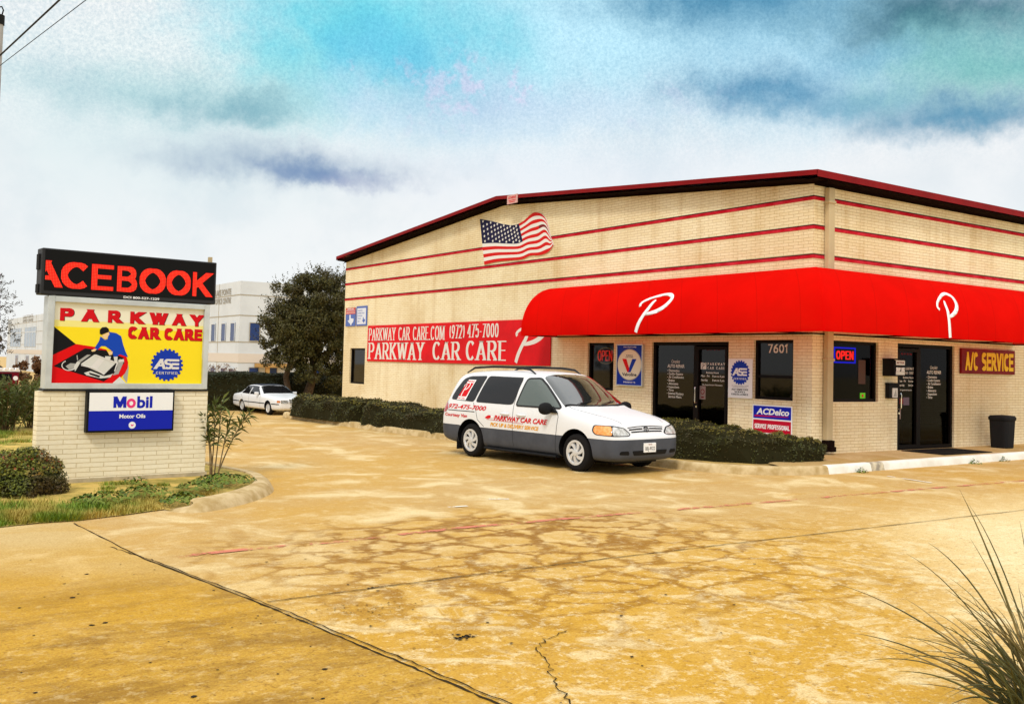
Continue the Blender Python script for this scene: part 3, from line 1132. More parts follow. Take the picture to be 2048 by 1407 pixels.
# turf: blades in patches along the front of the island
rnd = random.Random(21)
mb = MB()
cl = []
for i in range(46):
    cl.append((rnd.uniform(-15.2, -12.6), rnd.uniform(-1.3, -.35), rnd.uniform(.12, .3), rnd.uniform(.5, 1.0)))
for i in range(22):
    cl.append((rnd.uniform(-15.2, -13.6), rnd.uniform(-1.25, -.75), rnd.uniform(.18, .32), 1.1))
for i in range(10):
    cl.append((rnd.uniform(-13.4, -11.8), rnd.uniform(-.3, .9), rnd.uniform(.06, .16), .6))
for i in range(18):
    cl.append((rnd.uniform(-16, -12.5), rnd.uniform(5, 10), rnd.uniform(.2, .5), 1.0))
for (cx, cy, r, h) in cl:
    for k in range(int(330 * r / .2)):
        x, y = rnd.gauss(cx, r * .6), rnd.gauss(cy, r * .45)
        if not inside((x, y), outline):
            continue
        z = isl_h(x, y) if y < 6 else isl_h(x, 4)
        t = rnd.uniform(0, 6.28)
        hh = h * rnd.uniform(.03, .10)
        lx, ly = math.cos(t) * hh * .8, math.sin(t) * hh * .8
        wx, wy = -math.sin(t) * .006, math.cos(t) * .006
        mb.face([(x - wx, y - wy, z - .01), (x + wx, y + wy, z - .01), (x + lx, y + ly, z + hh)])
setp(mb.build('grass', 'turf'), kind='stuff')

# =================================================================== SHOP BUILDING
W_, H_ = 22.1, 5.62
bld = empty('repair_shop_building', None, 'cream painted brick repair shop with red striped walls and low gable roof', 'building')


def wall_mesh(name, length, fr, openings, top, thick=.2, zb=-1.2):
    """Wall panel in local s,z with real openings and reveals; top(s) gives its height."""
    ss = sorted({0.0, length} | {o[k] for o in openings for k in (0, 1)})
    zmax = 2.6
    zs = sorted({zb, zmax} | {o[k] for o in openings for k in (2, 3)})
    mb = MB()
    for i in range(len(ss) - 1):
        for j in range(len(zs) - 1):
            a, b, c, d = ss[i], ss[i + 1], zs[j], zs[j + 1]
            if any(o[0] <= a and b <= o[1] and o[2] <= c and d <= o[3] for o in openings):
                continue
            mb.face([(a, c, 0), (b, c, 0), (b, d, 0), (a, d, 0)])
    for i in range(len(ss) - 1):
        a, b = ss[i], ss[i + 1]
        n = 6
        for q in range(n):
            p0 = a + (b - a) * q / n
            p1 = a + (b - a) * (q + 1) / n
            mb.face([(p0, zmax, 0), (p1, zmax, 0), (p1, top(p1), 0), (p0, top(p0), 0)])
    for o in openings:
        a, b, c, d = o
        mb.face([(a, c, 0), (a, d, 0), (a, d, -thick), (a, c, -thick)])
        mb.face([(b, c, 0), (b, c, -thick), (b, d, -thick), (b, d, 0)])
        mb.face([(a, d, 0), (b, d, 0), (b, d, -thick), (a, d, -thick)])
        mb.face([(a, c, 0), (a, c, -thick), (b, c, -thick), (b, c, 0)])
    v = [tuple(fr @ Vector(p)) for p in mb.v]
    mb.v = v
    return mb.build(name, 'brick', bld)


def gable(s):      # height of the long wall at distance s from its left end
    return 5.60 + (6.50 - 5.60) * (1 - abs(s - W_ / 2) / (W_ / 2))


FL = frame((0, W_, 0), (0, -1, 0), (0, 0, 1))
FR = frame((0, 0, 0), (1, 0, 0), (0, 0, 1))
# openings in wall coordinates: s0, s1, z0, z1  (long wall s = W - y)
OP_L = {'small': (W_ - 21.5, W_ - 20.2, .89, 2.22), 'open': (W_ - 7.10, W_ - 6.06, 1.18, 2.38), 'door': (W_ - 4.66, W_ - 2.22, .143, 2.39), 'num': (W_ - 1.51, W_ - .47, 1.18, 2.42)}
OP_R = {'win': (.62, 2.16, 1.18, 2.43), 'door': (2.84, 5.0, .143, 2.44)}
wall_mesh('wall', W_, FL, list(OP_L.values()), gable)
wall_mesh('wall', 14.0, FR, list(OP_R.values()), lambda s: 5.60)
mb = MB()      # the two walls out of sight
mb.face([(0, W_, -.05), (14, W_, -.05), (14, W_, 5.6), (0, W_, 5.6)])
mb.face([(14, 0, -.05), (14, 0, 5.6), (14, W_ / 2, 6.5), (14, W_, 5.6), (14, W_, -.05)])
mb.build('wall', 'brick', bld)
mb = MB()
mb.face([(.25, .25, .12), (13.9, .25, .12), (13.9, 22, .12), (.25, 22, .12)])
mb.face([(.25, 5.5, .12), (3.5, 5.5, .12), (3.5, 5.5, 3), (.25, 5.5, 3)])
mb.face([(3.4, .25, .12), (3.4, 6, .12), (3.4, 6, 3), (3.4, .25, 3)])
mb.face([(.2, .2, 2.9), (13.9, .2, 2.9), (13.9, 22, 2.9), (.2, 22, 2.9)])
for k in range(3):
    mb.box(1.2 + k * .1, 1.7 + k * .1, .9 + k * 1.3, 1.4 + k * 1.3, .12, .9)
mb.build('interior', 'dark_in', bld)
# painted stripes with a dark strip painted above each for the groove's shadow
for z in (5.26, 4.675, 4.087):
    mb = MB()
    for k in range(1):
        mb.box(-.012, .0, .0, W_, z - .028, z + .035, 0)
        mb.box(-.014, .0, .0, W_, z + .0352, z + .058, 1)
    mb.build('painted_stripe', ['red_stripe', 'stripe_shadow'], bld)
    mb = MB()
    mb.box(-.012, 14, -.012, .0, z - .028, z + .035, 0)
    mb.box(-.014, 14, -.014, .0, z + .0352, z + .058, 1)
    mb.build('painted_stripe', ['red_stripe', 'stripe_shadow'], bld)
# roof: two slopes over the eaves, red fascia, soffit and wall strip near black for the eave shadow
OV = .36
sl = (6.50 - 5.60) / (W_ / 2)


def roofz(y):
    return 5.60 + sl * (y if y <= W_ / 2 else W_ - y)


mb = MB()
prof = [(-OV, roofz(-OV) + .16), (W_ / 2, roofz(W_ / 2) + .17), (W_ + .12, roofz(W_ + .12) + .16)]
x0, x1 = -OV, 14 + OV
for (a, b) in ((0, 1), (1, 2)):
    (ya, za), (yb, zb_) = prof[a], prof[b]
    mb.face([(x0, ya, za), (x1, ya, za), (x1, yb, zb_), (x0, yb, zb_)], 0)
roof = mb.build('roof', ['roof'], bld)
mb = MB()
for (a, b) in ((0, 1), (1, 2)):
    (ya, za), (yb, zb_) = prof[a], prof[b]
    T = .095
    mb.face([(x0 - .012, ya, za + .01), (x0 - .012, ya, za - T), (x0 - .012, yb, zb_ - T), (x0 - .012, yb, zb_ + .01)])
    mb.face([(x0 - .012, ya, za + .01), (x0 - .012, yb, zb_ + .01), (x0 + .12, yb, zb_ + .012), (x0 + .12, ya, za + .012)])
(ya, za) = prof[0]
mb.face([(x0 - .012, ya - .012, za + .01), (x1, ya - .012, za + .01), (x1, ya - .012, za - .13), (x0 - .012, ya - .012, za - .13)])
mb.face([(x0 - .012, ya - .012, za + .01), (x0 - .012, ya + .12, za + .012), (x1, ya + .12, za + .012), (x1, ya - .012, za + .01)])
(ya, za) = prof[2]
mb.face([(x0 - .012, ya + .012, za + .01), (x1, ya + .012, za + .01), (x1, ya + .012, za - .13), (x0 - .012, ya + .012, za - .13)])
mb.build('fascia', 'red_trim', roof)
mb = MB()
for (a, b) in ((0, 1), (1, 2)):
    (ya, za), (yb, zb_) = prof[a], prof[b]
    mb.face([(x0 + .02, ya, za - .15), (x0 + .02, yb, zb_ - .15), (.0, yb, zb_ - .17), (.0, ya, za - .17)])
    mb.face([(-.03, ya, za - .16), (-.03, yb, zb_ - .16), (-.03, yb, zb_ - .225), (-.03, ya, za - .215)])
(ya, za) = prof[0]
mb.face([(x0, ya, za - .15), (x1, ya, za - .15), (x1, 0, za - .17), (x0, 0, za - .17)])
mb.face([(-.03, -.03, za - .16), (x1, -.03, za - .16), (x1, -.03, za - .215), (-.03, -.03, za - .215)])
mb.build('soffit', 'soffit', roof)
mb = MB()
mb.box(.32, .50, -.13, -.016, .42, 5.50)
mb.box(.30, .52, -.15, -.014, 5.18, 5.24)
mb.box(.30, .52, -.15, -.014, 2.0, 2.06)
mb.build('downspout', 'tan', bld, bevel=.012)
mb = MB()
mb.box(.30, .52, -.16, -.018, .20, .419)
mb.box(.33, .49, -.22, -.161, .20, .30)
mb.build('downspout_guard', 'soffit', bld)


def bar_frame(mb, a, b, c, d, w, z0, z1, m=0, mull=(), rails=()):
    mb.box(a, a + w, c, d, z0, z1, m)
    mb.box(b - w, b, c, d, z0, z1, m)
    mb.box(a + w, b - w, d - w, d, z0, z1, m)
    mb.box(a + w, b - w, c, c + w, z0, z1, m)
    for s in mull:
        mb.box(s - w / 2, s + w / 2, c + w, d - w, z0, z1 + .002, m)
    for r in rails:
        mb.box(a + w, b - w, r - w / 2, r + w / 2, z0, z1 - .004, m)


def window(fr, o, rails=(), mull=(), w=.06, glass='glass'):
    a, b, c, d = o
    win = empty('window', None)
    win.parent = bld
    win.matrix_local = fr
    mb = MB()
    bar_frame(mb, a, b, c, d, w, -.14, -.06, 0, mull, rails)
    mb.build('frame', 'bronze', win)
    mb = MB()
    mb.face([(a + w, c + w, -.106), (b - w, c + w, -.106), (b - w, d - w, -.106), (a + w, d - w, -.106)])
    mb.build('pane', glass, win)
    return win


window(FL, OP_L['small'])
window(FL, OP_L['open'])
wn = window(FL, OP_L['num'], rails=(1.66,))
s0 = OP_L['num'][0]
mb = MB()
letters(mb, '7601', s0 + .30, s0 + .81, 2.155, 2.335, -.1035, -.100, .12, m=0, gap=.12)
mb.build('house_number', 'white_soft', wn)
wr = window(FR, OP_R['win'], mull=(), glass='glass_dark')
mb = MB()
mb.box(1.62, 1.86, 1.55, 2.05, -.1035, -.1005, 0)
mb.build('notice', P('faded_notice', (.10, .06, .05), .8), wr)
mb = MB()
mb.box(1.68, 1.86, 1.245, 1.365, -.1035, -.1005, 0)
mb.disc(1.77, 1.305, .035, .035, -.1005, -.0995, 1)
mb.build('green_sticker', ['green_card', 'orange_red'], wr)


def door(fr, o, split, flip, name_lines):
    """Shop front: fixed light and swing door side by side in a bronze frame."""
    a, b, c, d = o
    dr = empty('door', None)
    dr.parent = bld
    dr.matrix_local = fr
    mb = MB()
    w = .075
    bar_frame(mb, a, b, c, d, w, -.15, -.05, 0, (split,), ())
    lo_, hi_ = (a + w, split - w / 2) if flip else (split + w / 2, b - w)     # the swing leaf
    bar_frame(mb, lo_ + .004, hi_ - .004, c + .03, d - w - .03, .07, -.13, -.045, 0)
    mb.build('frame', 'bronze', dr)
    mb = MB()
    mb.face([(lo_ + .07, c + .09, -.099), (hi_ - .07, c + .09, -.099), (hi_ - .07, d - w - .09, -.099), (lo_ + .07, d - w - .09, -.099)])
    f0, f1 = (split + w / 2, b - w) if flip else (a + w, split - w / 2)
    mb.face([(f0, c + w, -.099), (f1, c + w, -.099), (f1, d - w, -.099), (f0, d - w, -.099)])
    mb.build('pane', 'glass_dark' if flip else 'glass', dr)
    mb = MB()
    hx = (lo_ + .035) if not flip else (lo_ + .035)
    mb.tube([(hx, 1.02, -.045), (hx, 1.02, .01), (hx, 1.05, .02), (hx, 1.33, .02), (hx, 1.36, .01), (hx, 1.36, -.045)], .014, 8)
    mb.disc(hx, .93, .022, .022, -.045, -.030)
    mb.build('handle', 'chrome', dr)
    z = -.0958
    mb = MB()
    cx = (f0 + f1) / 2
    wd = (f1 - f0)
    k = 1.0
    text(mb, 'Complete', cx - .14, cx + .14, 1.905, .075, z, bold=.0, shear=.25)
    text(mb, 'AUTO REPAIR', cx - .27, cx + .29, 1.795, .075, z, bold=.02)
    y = 1.70
    for ln in name_lines:
        nb_ = ln.startswith(' ')
        wl = .030 * len(ln.strip()) + .02
        if not nb_:
            mb.disc(cx - .265, y + .025, .009, .009, -.097, z, n=8)
        text(mb, ln.strip(), cx - .225, cx - .225 + wl, y, .055, z, bold=.018)
        y -= .076
    mb.build('lettering', 'white_soft', dr)
    # business name and hours on the swing leaf
    mb = MB()
    c0, c1 = lo_ + .10, hi_ - .10
    wl = c1 - c0
    hb = 1.775
    mb.box(c0, c0 + .17 * wl / .75, hb, hb + .15, -.097, z, 0)
    letters(mb, 'PARKWAY', c0 + .21, c1 - .02, hb + .095, hb + .15, -.097, z, .2, .1, gap=.55, serif=True)
    letters(mb, 'CAR CARE', c0 + .21, c1 - .02, hb + .005, hb + .06, -.097, z, .2, .1, gap=.45, serif=True)
    text(mb, 'Business Hours', c0 + .17, c0 + .55, hb - .09, .04, z, bold=.02)
    text(mb, 'Mon - Fri', c0 + .01, c0 + .27, hb - .17, .045, z, bold=.02)
    text(mb, '8 am to 6 pm', c0 + .36, c1 - .03, hb - .17, .045, z, bold=.02)
    text(mb, 'Saturday', c0 + .01, c0 + .22, hb - .26, .045, z, bold=.02)
    text(mb, '8 am to 2 pm', c0 + .36, c1 - .03, hb - .26, .045, z, bold=.02)
    text(mb, 'No Appointment Necessary', c0 + .06, c1 - .08, hb - .36, .035, z, bold=.01)
    mb.build('lettering', 'white_soft', dr)
    mb = MB()
    script_p(mb, c0 + .09, hb + .075, .10, .10, -.0950)
    mb.build('logo', 'black', dr)
    mb = MB()
    letters(mb, 'OPEN', (c0 + c1) / 2 - .2, (c0 + c1) / 2 + .2, 2.20, 2.235, -.097, z, .2, gap=.3)
    mb.build('lettering', 'ac_red', dr)
    mb = MB()
    if not flip:
        mb.box(lo_ + .075, lo_ + .26, 1.10, 1.40, -.097, z, 0)
        mb.disc(lo_ + .167, 1.27, .06, .06, z, z + .002, 1)
        mb.disc(lo_ + .167, 1.27, .042, .042, z + .002, z + .003, 0)
        mb.box(lo_ + .125, lo_ + .21, 1.13, 1.16, z, z + .002, 1)
    else:
        mb.box(lo_ + .02 + .08, lo_ + .28, 1.13, 1.25, -.097, z, 1)
        mb.box(lo_ + .281, lo_ + .50, 1.10, 1.27, -.097, z, 2)
        mb.box(lo_ + .09, lo_ + .19, .80, 1.02, -.097, z, 0)
    mb.build('notice', [P('door_paper', (.30, .22, .20), .7), 'ac_red', P('door_card', (.16, .12, .16), .7)], dr)
    return dr


LINES = ['Diagnostics', 'Cooling Systems', 'Air Conditioning', 'Brakes', 'Alignments', 'Inspections', 'Tires']
door(FL, OP_L['door'], W_ - 3.28, False, LINES + ['Interval Factory', ' Service Maint.'])
door(FR, OP_R['door'], 3.72, True, LINES)

# ------------------------------------------------------------------ awning
AW, ZT, ZB, YE, XE = 1.2, 3.86, 2.53, 8.42, 7.5
aw = empty('awning', None, 'bright red rounded fabric awning wrapped round the shop corner', 'awning')
prof = []
NP = 18
for i in range(NP + 1):
    t = math.pi / 2 * i / NP
    prof.append((AW * math.sin(t) ** .92, ZB + .12 + (ZT - ZB - .12) * math.cos(t) ** 1.0))
prof.append((AW, ZB))
mb = MB()
rows = []
rnd = random.Random(3)
ysL = [YE - (YE + AW) * 0 - i * .45 for i in range(18)]
path = [('L', YE - i * (YE / 22.0)) for i in range(22)] + [('C', 0)] + [('R', i * (XE / 20.0)) for i in range(1, 21)]
vidx = []
for kind, t in path:
    row = []
    for k, (o_, z) in enumerate(prof):
        wv_ = .008 * math.sin(t * 3.1) * math.sin(math.pi * k / len(prof))
        o2 = o_ + wv_
        if k == 0:
            zz = z + .015 * math.sin(t * 5.3)
        else:
            zz = z
        if kind == 'L':
            # the far end stays square, the corner end mitres
            y = t - (o2) * (1 - t / YE)
            row.append((-o2, y, zz))
        elif kind == 'C':
            row.append((-o2, -o2, zz))
        else:
            x = t - o2 * (1 - t / XE)
            row.append((x, -o2, zz))
    vidx.append(row)
m_ = len(prof)
v = [p for r in vidx for p in r]
f = []
for i in range(len(vidx) - 1):
    for k in range(m_ - 1):
        f.append((i * m_ + k, i * m_ + k + 1, (i + 1) * m_ + k + 1, (i + 1) * m_ + k))
mb.add(v, f)
canopy = mb.build('canopy', 'awning', aw, smooth=True, sharp=R(30))
mb = MB()
mb.poly([(p[0], p[1]) for p in prof] + [(0, ZB)], 0, 0)
mb.v = [(-p[0], YE, p[1]) for p in mb.v]
mb.build('end_panel', 'awning', aw)
mb = MB()
mb.poly([(p[0], p[1]) for p in prof] + [(0, ZB)], 0, 0)
mb.v = [(XE, -p[0], p[1]) for p in mb.v]
mb.build('end_panel', 'awning', aw)
mb = MB()
for y in (YE - .03, 6.3, 4.2, 2.1, .1):
    mb.tube([(-.03, y, ZB + .02), (-AW + .03, y, ZB + .02)], .016, 6)
    mb.tube([(-AW + .03, y, ZB + .02), (-AW * .7, y, ZT - .45), (-.03, y, ZT - .06)], .016, 6)
for x in (1.8, 3.7, 5.6, XE - .03):
    mb.tube([(x, -.03, ZB + .02), (x, -AW + .03, ZB + .02)], .016, 6)
    mb.tube([(x, -AW + .03, ZB + .02), (x, -AW * .7, ZT - .45), (x, -.03, ZT - .06)], .016, 6)
mb.tube([(-AW + .03, YE, ZB + .015), (-AW + .03, -AW + .03, ZB + .015), (XE, -AW + .03, ZB + .015)], .018, 6)
mb.tube([(-.04, YE, ZB + .015), (-.04, -.04, ZB + .015), (XE, -.04, ZB + .015)], .018, 6)
mb.build('awning_frame', 'bronze', aw)
bv = bvh_of([canopy])
mb = MB()
script_p(mb, 0, 0, 1.00, .60, 0)
drape(mb, 'logo', 'white', aw, bv, (-AW, 3.45, 2.99), (0, -1, 0), (0, 0, 1), (1, 0, 0), .006, .08)
mb = MB()
script_p(mb, 0, 0, .92, .60, 0, rot=R(17))
drape(mb, 'logo', 'white', aw, bv, (3.05, -AW, 3.03), (1, 0, 0), (0, 0, 1), (0, 1, 0), .006, .08)


# =================================================================== SIGNS ON THE WALLS
def sign(name, fr, label, cat='sign', group=None):
    return empty(name, fr, label, cat, group)


# long banner
sg = sign('banner_sign', wallL(-19.95, 0, .012), 'long red banner sign with white web address and phone number beside the awning')
mb = MB()
mb.box(0, 11.28, 1.75, 3.05, 0, .03)
mb.build('panel', 'banner_red', sg, bevel=.006)
mb = MB()
letters(mb, 'PARKWAY CAR CARE.COM', .12, 5.58, 2.50, 2.95, .03, .034, .17, .055, gap=.11, serif=True)
letters(mb, '(972)', 5.90, 6.82, 2.54, 2.96, .03, .034, .17, .06, gap=.11, serif=True)
letters(mb, '475-7000', 6.98, 8.72, 2.56, 2.97, .03, .034, .17, .06, gap=.11, serif=True)
letters(mb, 'PARKWAY', .14, 4.27, 1.83, 2.42, .03, .034, .18, .055, gap=.12, serif=True)
letters(mb, 'CAR', 4.85, 6.58, 1.86, 2.43, .03, .034, .18, .055, gap=.12, serif=True)
letters(mb, 'CARE', 6.92, 9.19, 1.87, 2.45, .03, .034, .18, .055, gap=.12, serif=True)
mb.build('lettering', 'white_soft', sg)
mb = MB()
script_p(mb, 10.32, 2.37, 1.50, .78, .031)
mb.build('logo', 'white_soft', sg)

# flag painted on a shaped panel
tp = [(-12.45, 6.19), (-11.77, 6.05), (-11.15, 5.90), (-10.57, 5.81), (-10.12, 5.88), (-9.76, 6.03), (-9.50, 6.06), (-9.22, 5.97), (-9.0, 5.78), (-8.87, 5.50)]
bt = [(-12.13, 4.76), (-11.45, 4.80), (-10.79, 4.79), (-10.15, 4.78), (-9.73, 4.85), (-9.30, 4.83), (-9.0, 4.86), (-8.86, 4.90), (-8.76, 4.96), (-8.66, 5.06)]


def along(pts, u):
    t = u * (len(pts) - 1)
    i = min(int(t), len(pts) - 2)
    t -= i
    p0 = Vector(pts[max(i - 1, 0)]); p1 = Vector(pts[i]); p2 = Vector(pts[i + 1]); p3 = Vector(pts[min(i + 2, len(pts) - 1)])
    return .5 * ((2 * p1) + (p2 - p0) * t + (2 * p0 - 5 * p1 + 4 * p2 - p3) * t * t + (3 * p1 - p0 - 3 * p2 + p3) * t ** 3)


def flagpt(u, vv_):
    a, b = along(tp, u), along(bt, u)
    p = a.lerp(b, vv_)
    amp = .045 * math.sin(math.pi * vv_) * min(1, max(0, (u - .32) * 3))
    p.y += amp * math.sin(u * 17 + vv_ * 2.2)
    return (p.x, p.y)


fl = sign('flag_panel', wallL(0, 0, .004), 'waving stars and stripes flag panel high on the gable wall', 'flag')
mb = MB()
NU = 44
for j in range(13):
    for k in range(3):
        v0, v1 = (j + k / 3) / 13, (j + (k + 1) / 3) / 13
        for i in range(NU):
            u0, u1 = i / NU, (i + 1) / NU
            mi = 1 if j % 2 else 0
            if u1 < .40 and j < 7:
                mi = 2
            elif .62 < u0 < .92 and j in (3, 4) and .0 < (u0 - .62) * 1.4 - (j - 3) * .05:
                mi = 3 if j == 4 else mi
            q = [flagpt(u0, v1), flagpt(u1, v1), flagpt(u1, v0), flagpt(u0, v0)]
            mb.face([(p[0], p[1], .022) for p in q], mi)
rim = [flagpt(i / NU, 0) for i in range(NU + 1)] + [flagpt(1, i / 20) for i in range(1, 21)] + [flagpt(1 - i / NU, 1) for i in range(1, NU + 1)] + [flagpt(0, 1 - i / 20) for i in range(1, 20)]
for i in range(len(rim)):
    a, b = rim[i], rim[(i + 1) % len(rim)]
    mb.face([(a[0], a[1], .022), (b[0], b[1], .022), (b[0], b[1], 0), (a[0], a[1], 0)], 1)
mb.build('stripes', ['flag_red', 'flag_white', 'flag_navy', 'flag_shade'], fl)
mb = MB()
for r in range(9):
    for c in range(6 if r % 2 == 0 else 5):
        u = .036 + (c + (0 if r % 2 == 0 else .5)) * .063
        cx, cy = flagpt(u, .04 + r * .056)
        pts = []
        for i in range(10):
            rr = .050 if i % 2 == 0 else .022
            t = math.pi / 2 + i * math.pi / 5
            pts.append((cx + rr * 1.15 * math.cos(t), cy + rr * math.sin(t)))
        mb.poly(pts, .022, .0245)
mb.build('stars', 'flag_white', fl)

# plaque at the gable peak
pq = sign('builder_plaque', wallL(-10.43, 6.35, .38), 'small white maker plaque on the fascia at the gable peak')
mb = MB()
mb.box(0, .52, 0, .25, 0, .015)
mb.build('panel', P('maker_plaque', (.62, .36, .33), .6), pq)
mb = MB()
letters(mb, 'ATHENS'.replace('H', 'K').replace('K', 'N'), .08, .44, .145, .215, .015, .018, .2, gap=.2) if False else letters(mb, 'AT', .07, .17, .14, .21, .015, .018, .22, gap=.2)
text(mb, 'HENS', .19, .45, .14, .07, .018, bold=.03)
mb.box(.08, .44, .085, .105, .015, .018)
mb.box(.12, .40, .04, .06, .015, .018)
mb.build('lettering', 'sign_red', pq)

# two state inspection plaques
TX = [(.30, .98), (.52, .98), (.52, .66), (.66, .62), (.98, .60), (.98, .40), (.92, .26), (.72, .10), (.64, -.08), (.52, -.06), (.42, .16), (.30, .14), (.14, .34), (.02, .38), (.30, .48)]
pa = sign('inspection_plaque', wallL(-21.93, 3.06, .012), 'blue plaque with a white state outline and orange top band')
mb = MB()
mb.box(0, .86, 0, .70, 0, .02, 0)
mb.box(0, .86, .46, .58, .02, .022, 1)
mb.box(0, .86, .60, .70, .02, .022, 1)
mb.box(.05, .81, .585, .598, .02, .0215, 2)
mb.build('panel', ['steel_blue', 'orange_red', 'texas'], pa)
mb = MB()
mb.poly([(.17 + p[0] * .56, .06 + p[1] * .38) for p in TX], .02, .024)
mb.build('state_outline', 'texas', pa)
mb = MB()
text(mb, 'OFFICIAL', .12, .74, .625, .055, .0235, bold=.03)
text(mb, 'INSPECTION STATION', .05, .81, .49, .05, .0235, bold=.02)
mb.build('lettering', 'texas', pa)
pb = sign('inspection_plaque', wallL(-20.98, 3.06, .012), 'white plaque with a blue border and small blue state outline')
mb = MB()
mb.box(0, .90, 0, .74, 0, .02, 0)
mb.box(.08, .82, .06, .66, .02, .022, 1)
mb.build('panel', ['steel_blue', 'texas'], pb)
mb = MB()
mb.poly([(.50 + p[0] * .27, .12 + p[1] * .20) for p in TX], .022, .026)
for k, tx in enumerate(('VEHICLE', 'INSPECTION', 'STATION', 'TEXAS')):
    text(mb, tx, .13, .13 + .055 * len(tx), .55 - k * .10, .05, .0245, bold=.01)
text(mb, 'DPS', .13, .30, .14, .05, .0245, bold=.01)
mb.build('lettering', 'steel_blue', pb)

# oil sign
vs = sign('oil_sign', wallL(-5.88, 1.32, .03), 'framed blue oil sign with white disc and red and blue V logo')
mb = MB()
bar_frame(mb, 0, .96, 0, 1.02, .025, -.03, .04, 0)
mb.build('frame', 'alu', vs)
mb = MB()
mb.box(.025, .935, .025, .995, -.03, .022)
mb.build('panel', 'blue2', vs)
mb = MB()
mb.disc(.48, .52, .445, .385, .022, .027, 0, 40)
mb.disc(.48, .52, .425, .365, .027, .030, 1, 40)
mb.build('disc', ['grey', 'cream'], vs)
mb = MB()
mb.poly([(.22, .66), (.37, .66), (.49, .41), (.45, .335), (.42, .335)], .030, .035, 0)
mb.poly([(.74, .66), (.59, .66), (.43, .335), (.53, .335)], .030, .034, 1)
mb.build('logo', ['bright_red', 'blue2'], vs)
mb = MB()
text(mb, 'Valvoline', .22, .75, .245, .075, .031, bold=.03)
letters(mb, 'SINCE', .36, .60, .73, .76, .03, .031, .2, gap=.3)
letters(mb, 'CAR CARE', .34, .62, .69, .715, .03, .031, .2, gap=.3)
mb.build('lettering', 'navy', vs)
mb = MB()
letters(mb, 'PRODUCTS', .27, .70, .07, .11, .022, .026, .2, gap=.25)
letters(mb, 'WE FEATURE'.replace('W', 'V'), .24, .72, .935, .965, .022, .025, .2, gap=.3) if False else text(mb, 'WE FEATURE', .24, .72, .935, .03, .025, bold=.02)
mb.build('lettering', 'texas', vs)

# certification sign
asg = sign('certification_sign', wallL(-2.20, 1.18, .012), 'white panel sign with blue gear emblem between door and number window')
mb = MB()
mb.box(0, .68, 0, .84, 0, .012)
mb.build('panel', 'white', asg)
mb = MB()
gear_logo(mb, .34, .545, .265, .012, 0, 1)
mb.build('gear_logo', ['blue2', 'white'], asg)
mb = MB()
text(mb, 'We employ technicians certified', .10, .58, .255, .018, .014, bold=.0)
text(mb, 'by the National Institute for', .14, .54, .225, .018, .014, bold=.0)
for k, tx in enumerate(('AUTOMOTIVE', 'SERVICE', 'EXCELLENCE')):
    hw = .235 if k != 1 else .15
    letters(mb, tx, .34 - hw, .34 + hw, .165 - .052 * k, .20 - .052 * k, .012, .015, .16, gap=.2)
mb.build('lettering', 'black', asg)

# parts brand sign below the number window
ad = sign('parts_sign', wallL(-1.50, .47, .012), 'blue and red parts sign with white lettering below the number window')
mb = MB()
mb.box(0, 1.04, 0, .60, 0, .014)
mb.build('panel', 'white', ad)
mb = MB()
mb.box(.025, 1.015, .315, .575, .014, .017, 0)
mb.box(.025, 1.015, .025, .285, .014, .017, 1)
mb.ribbon([(.06, .365), (.95, .375)], lambda d, t: .012 + .02 * (1 - t), .017, .019, 1)
mb.build('colour_fields', ['blue', 'crimson'], ad)
mb = MB()
text(mb, 'ACDelco', .11, .97, .405, .12, .0195, bold=.035, shear=.2)
letters(mb, 'SERVICE PROFESSIONAL', .06, .98, .105, .20, .017, .019, .20, gap=.14, shear=.15)
mb.build('lettering', 'white', ad)

# service sign on the street wall
ac = sign('service_sign', wallR(5.19, 1.82, .012), 'dark red sign with yellow lettering beside the street door')
mb = MB()
mb.box(0, 2.30, 0, .58, 0, .05)
mb.build('panel', 'ac_red', ac, bevel=.006)
mb = MB()
letters(mb, 'A/C', .16, .66, .08, .50, .05, .056, .19, gap=.08)
letters(mb, 'SERVICE', .84, 2.20, .08, .50, .05, .056, .21, gap=.12)
mb.build('lettering', 'letter_yellow', ac)


# neon signs just behind the glass
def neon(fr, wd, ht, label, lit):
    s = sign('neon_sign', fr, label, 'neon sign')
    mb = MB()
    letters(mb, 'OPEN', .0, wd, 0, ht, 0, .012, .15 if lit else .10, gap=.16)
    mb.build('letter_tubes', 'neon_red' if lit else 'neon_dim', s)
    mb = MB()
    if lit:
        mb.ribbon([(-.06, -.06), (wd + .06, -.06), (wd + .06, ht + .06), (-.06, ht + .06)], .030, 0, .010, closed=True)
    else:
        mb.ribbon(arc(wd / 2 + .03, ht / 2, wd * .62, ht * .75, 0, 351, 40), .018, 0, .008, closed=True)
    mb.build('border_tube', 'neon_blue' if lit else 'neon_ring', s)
    mb = MB()
    for x in (.02, wd - .02):
        mb.tube([(x, ht + .05, 0), (x, ht + .30, -.005)], .004, 5)
    mb.build('hanger', 'black', s)
    return s


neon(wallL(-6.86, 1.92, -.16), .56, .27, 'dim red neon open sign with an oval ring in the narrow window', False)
neon(wallR(.96, 2.05, -.16), .56, .18, 'lit red neon open sign with blue border in the street window', True)

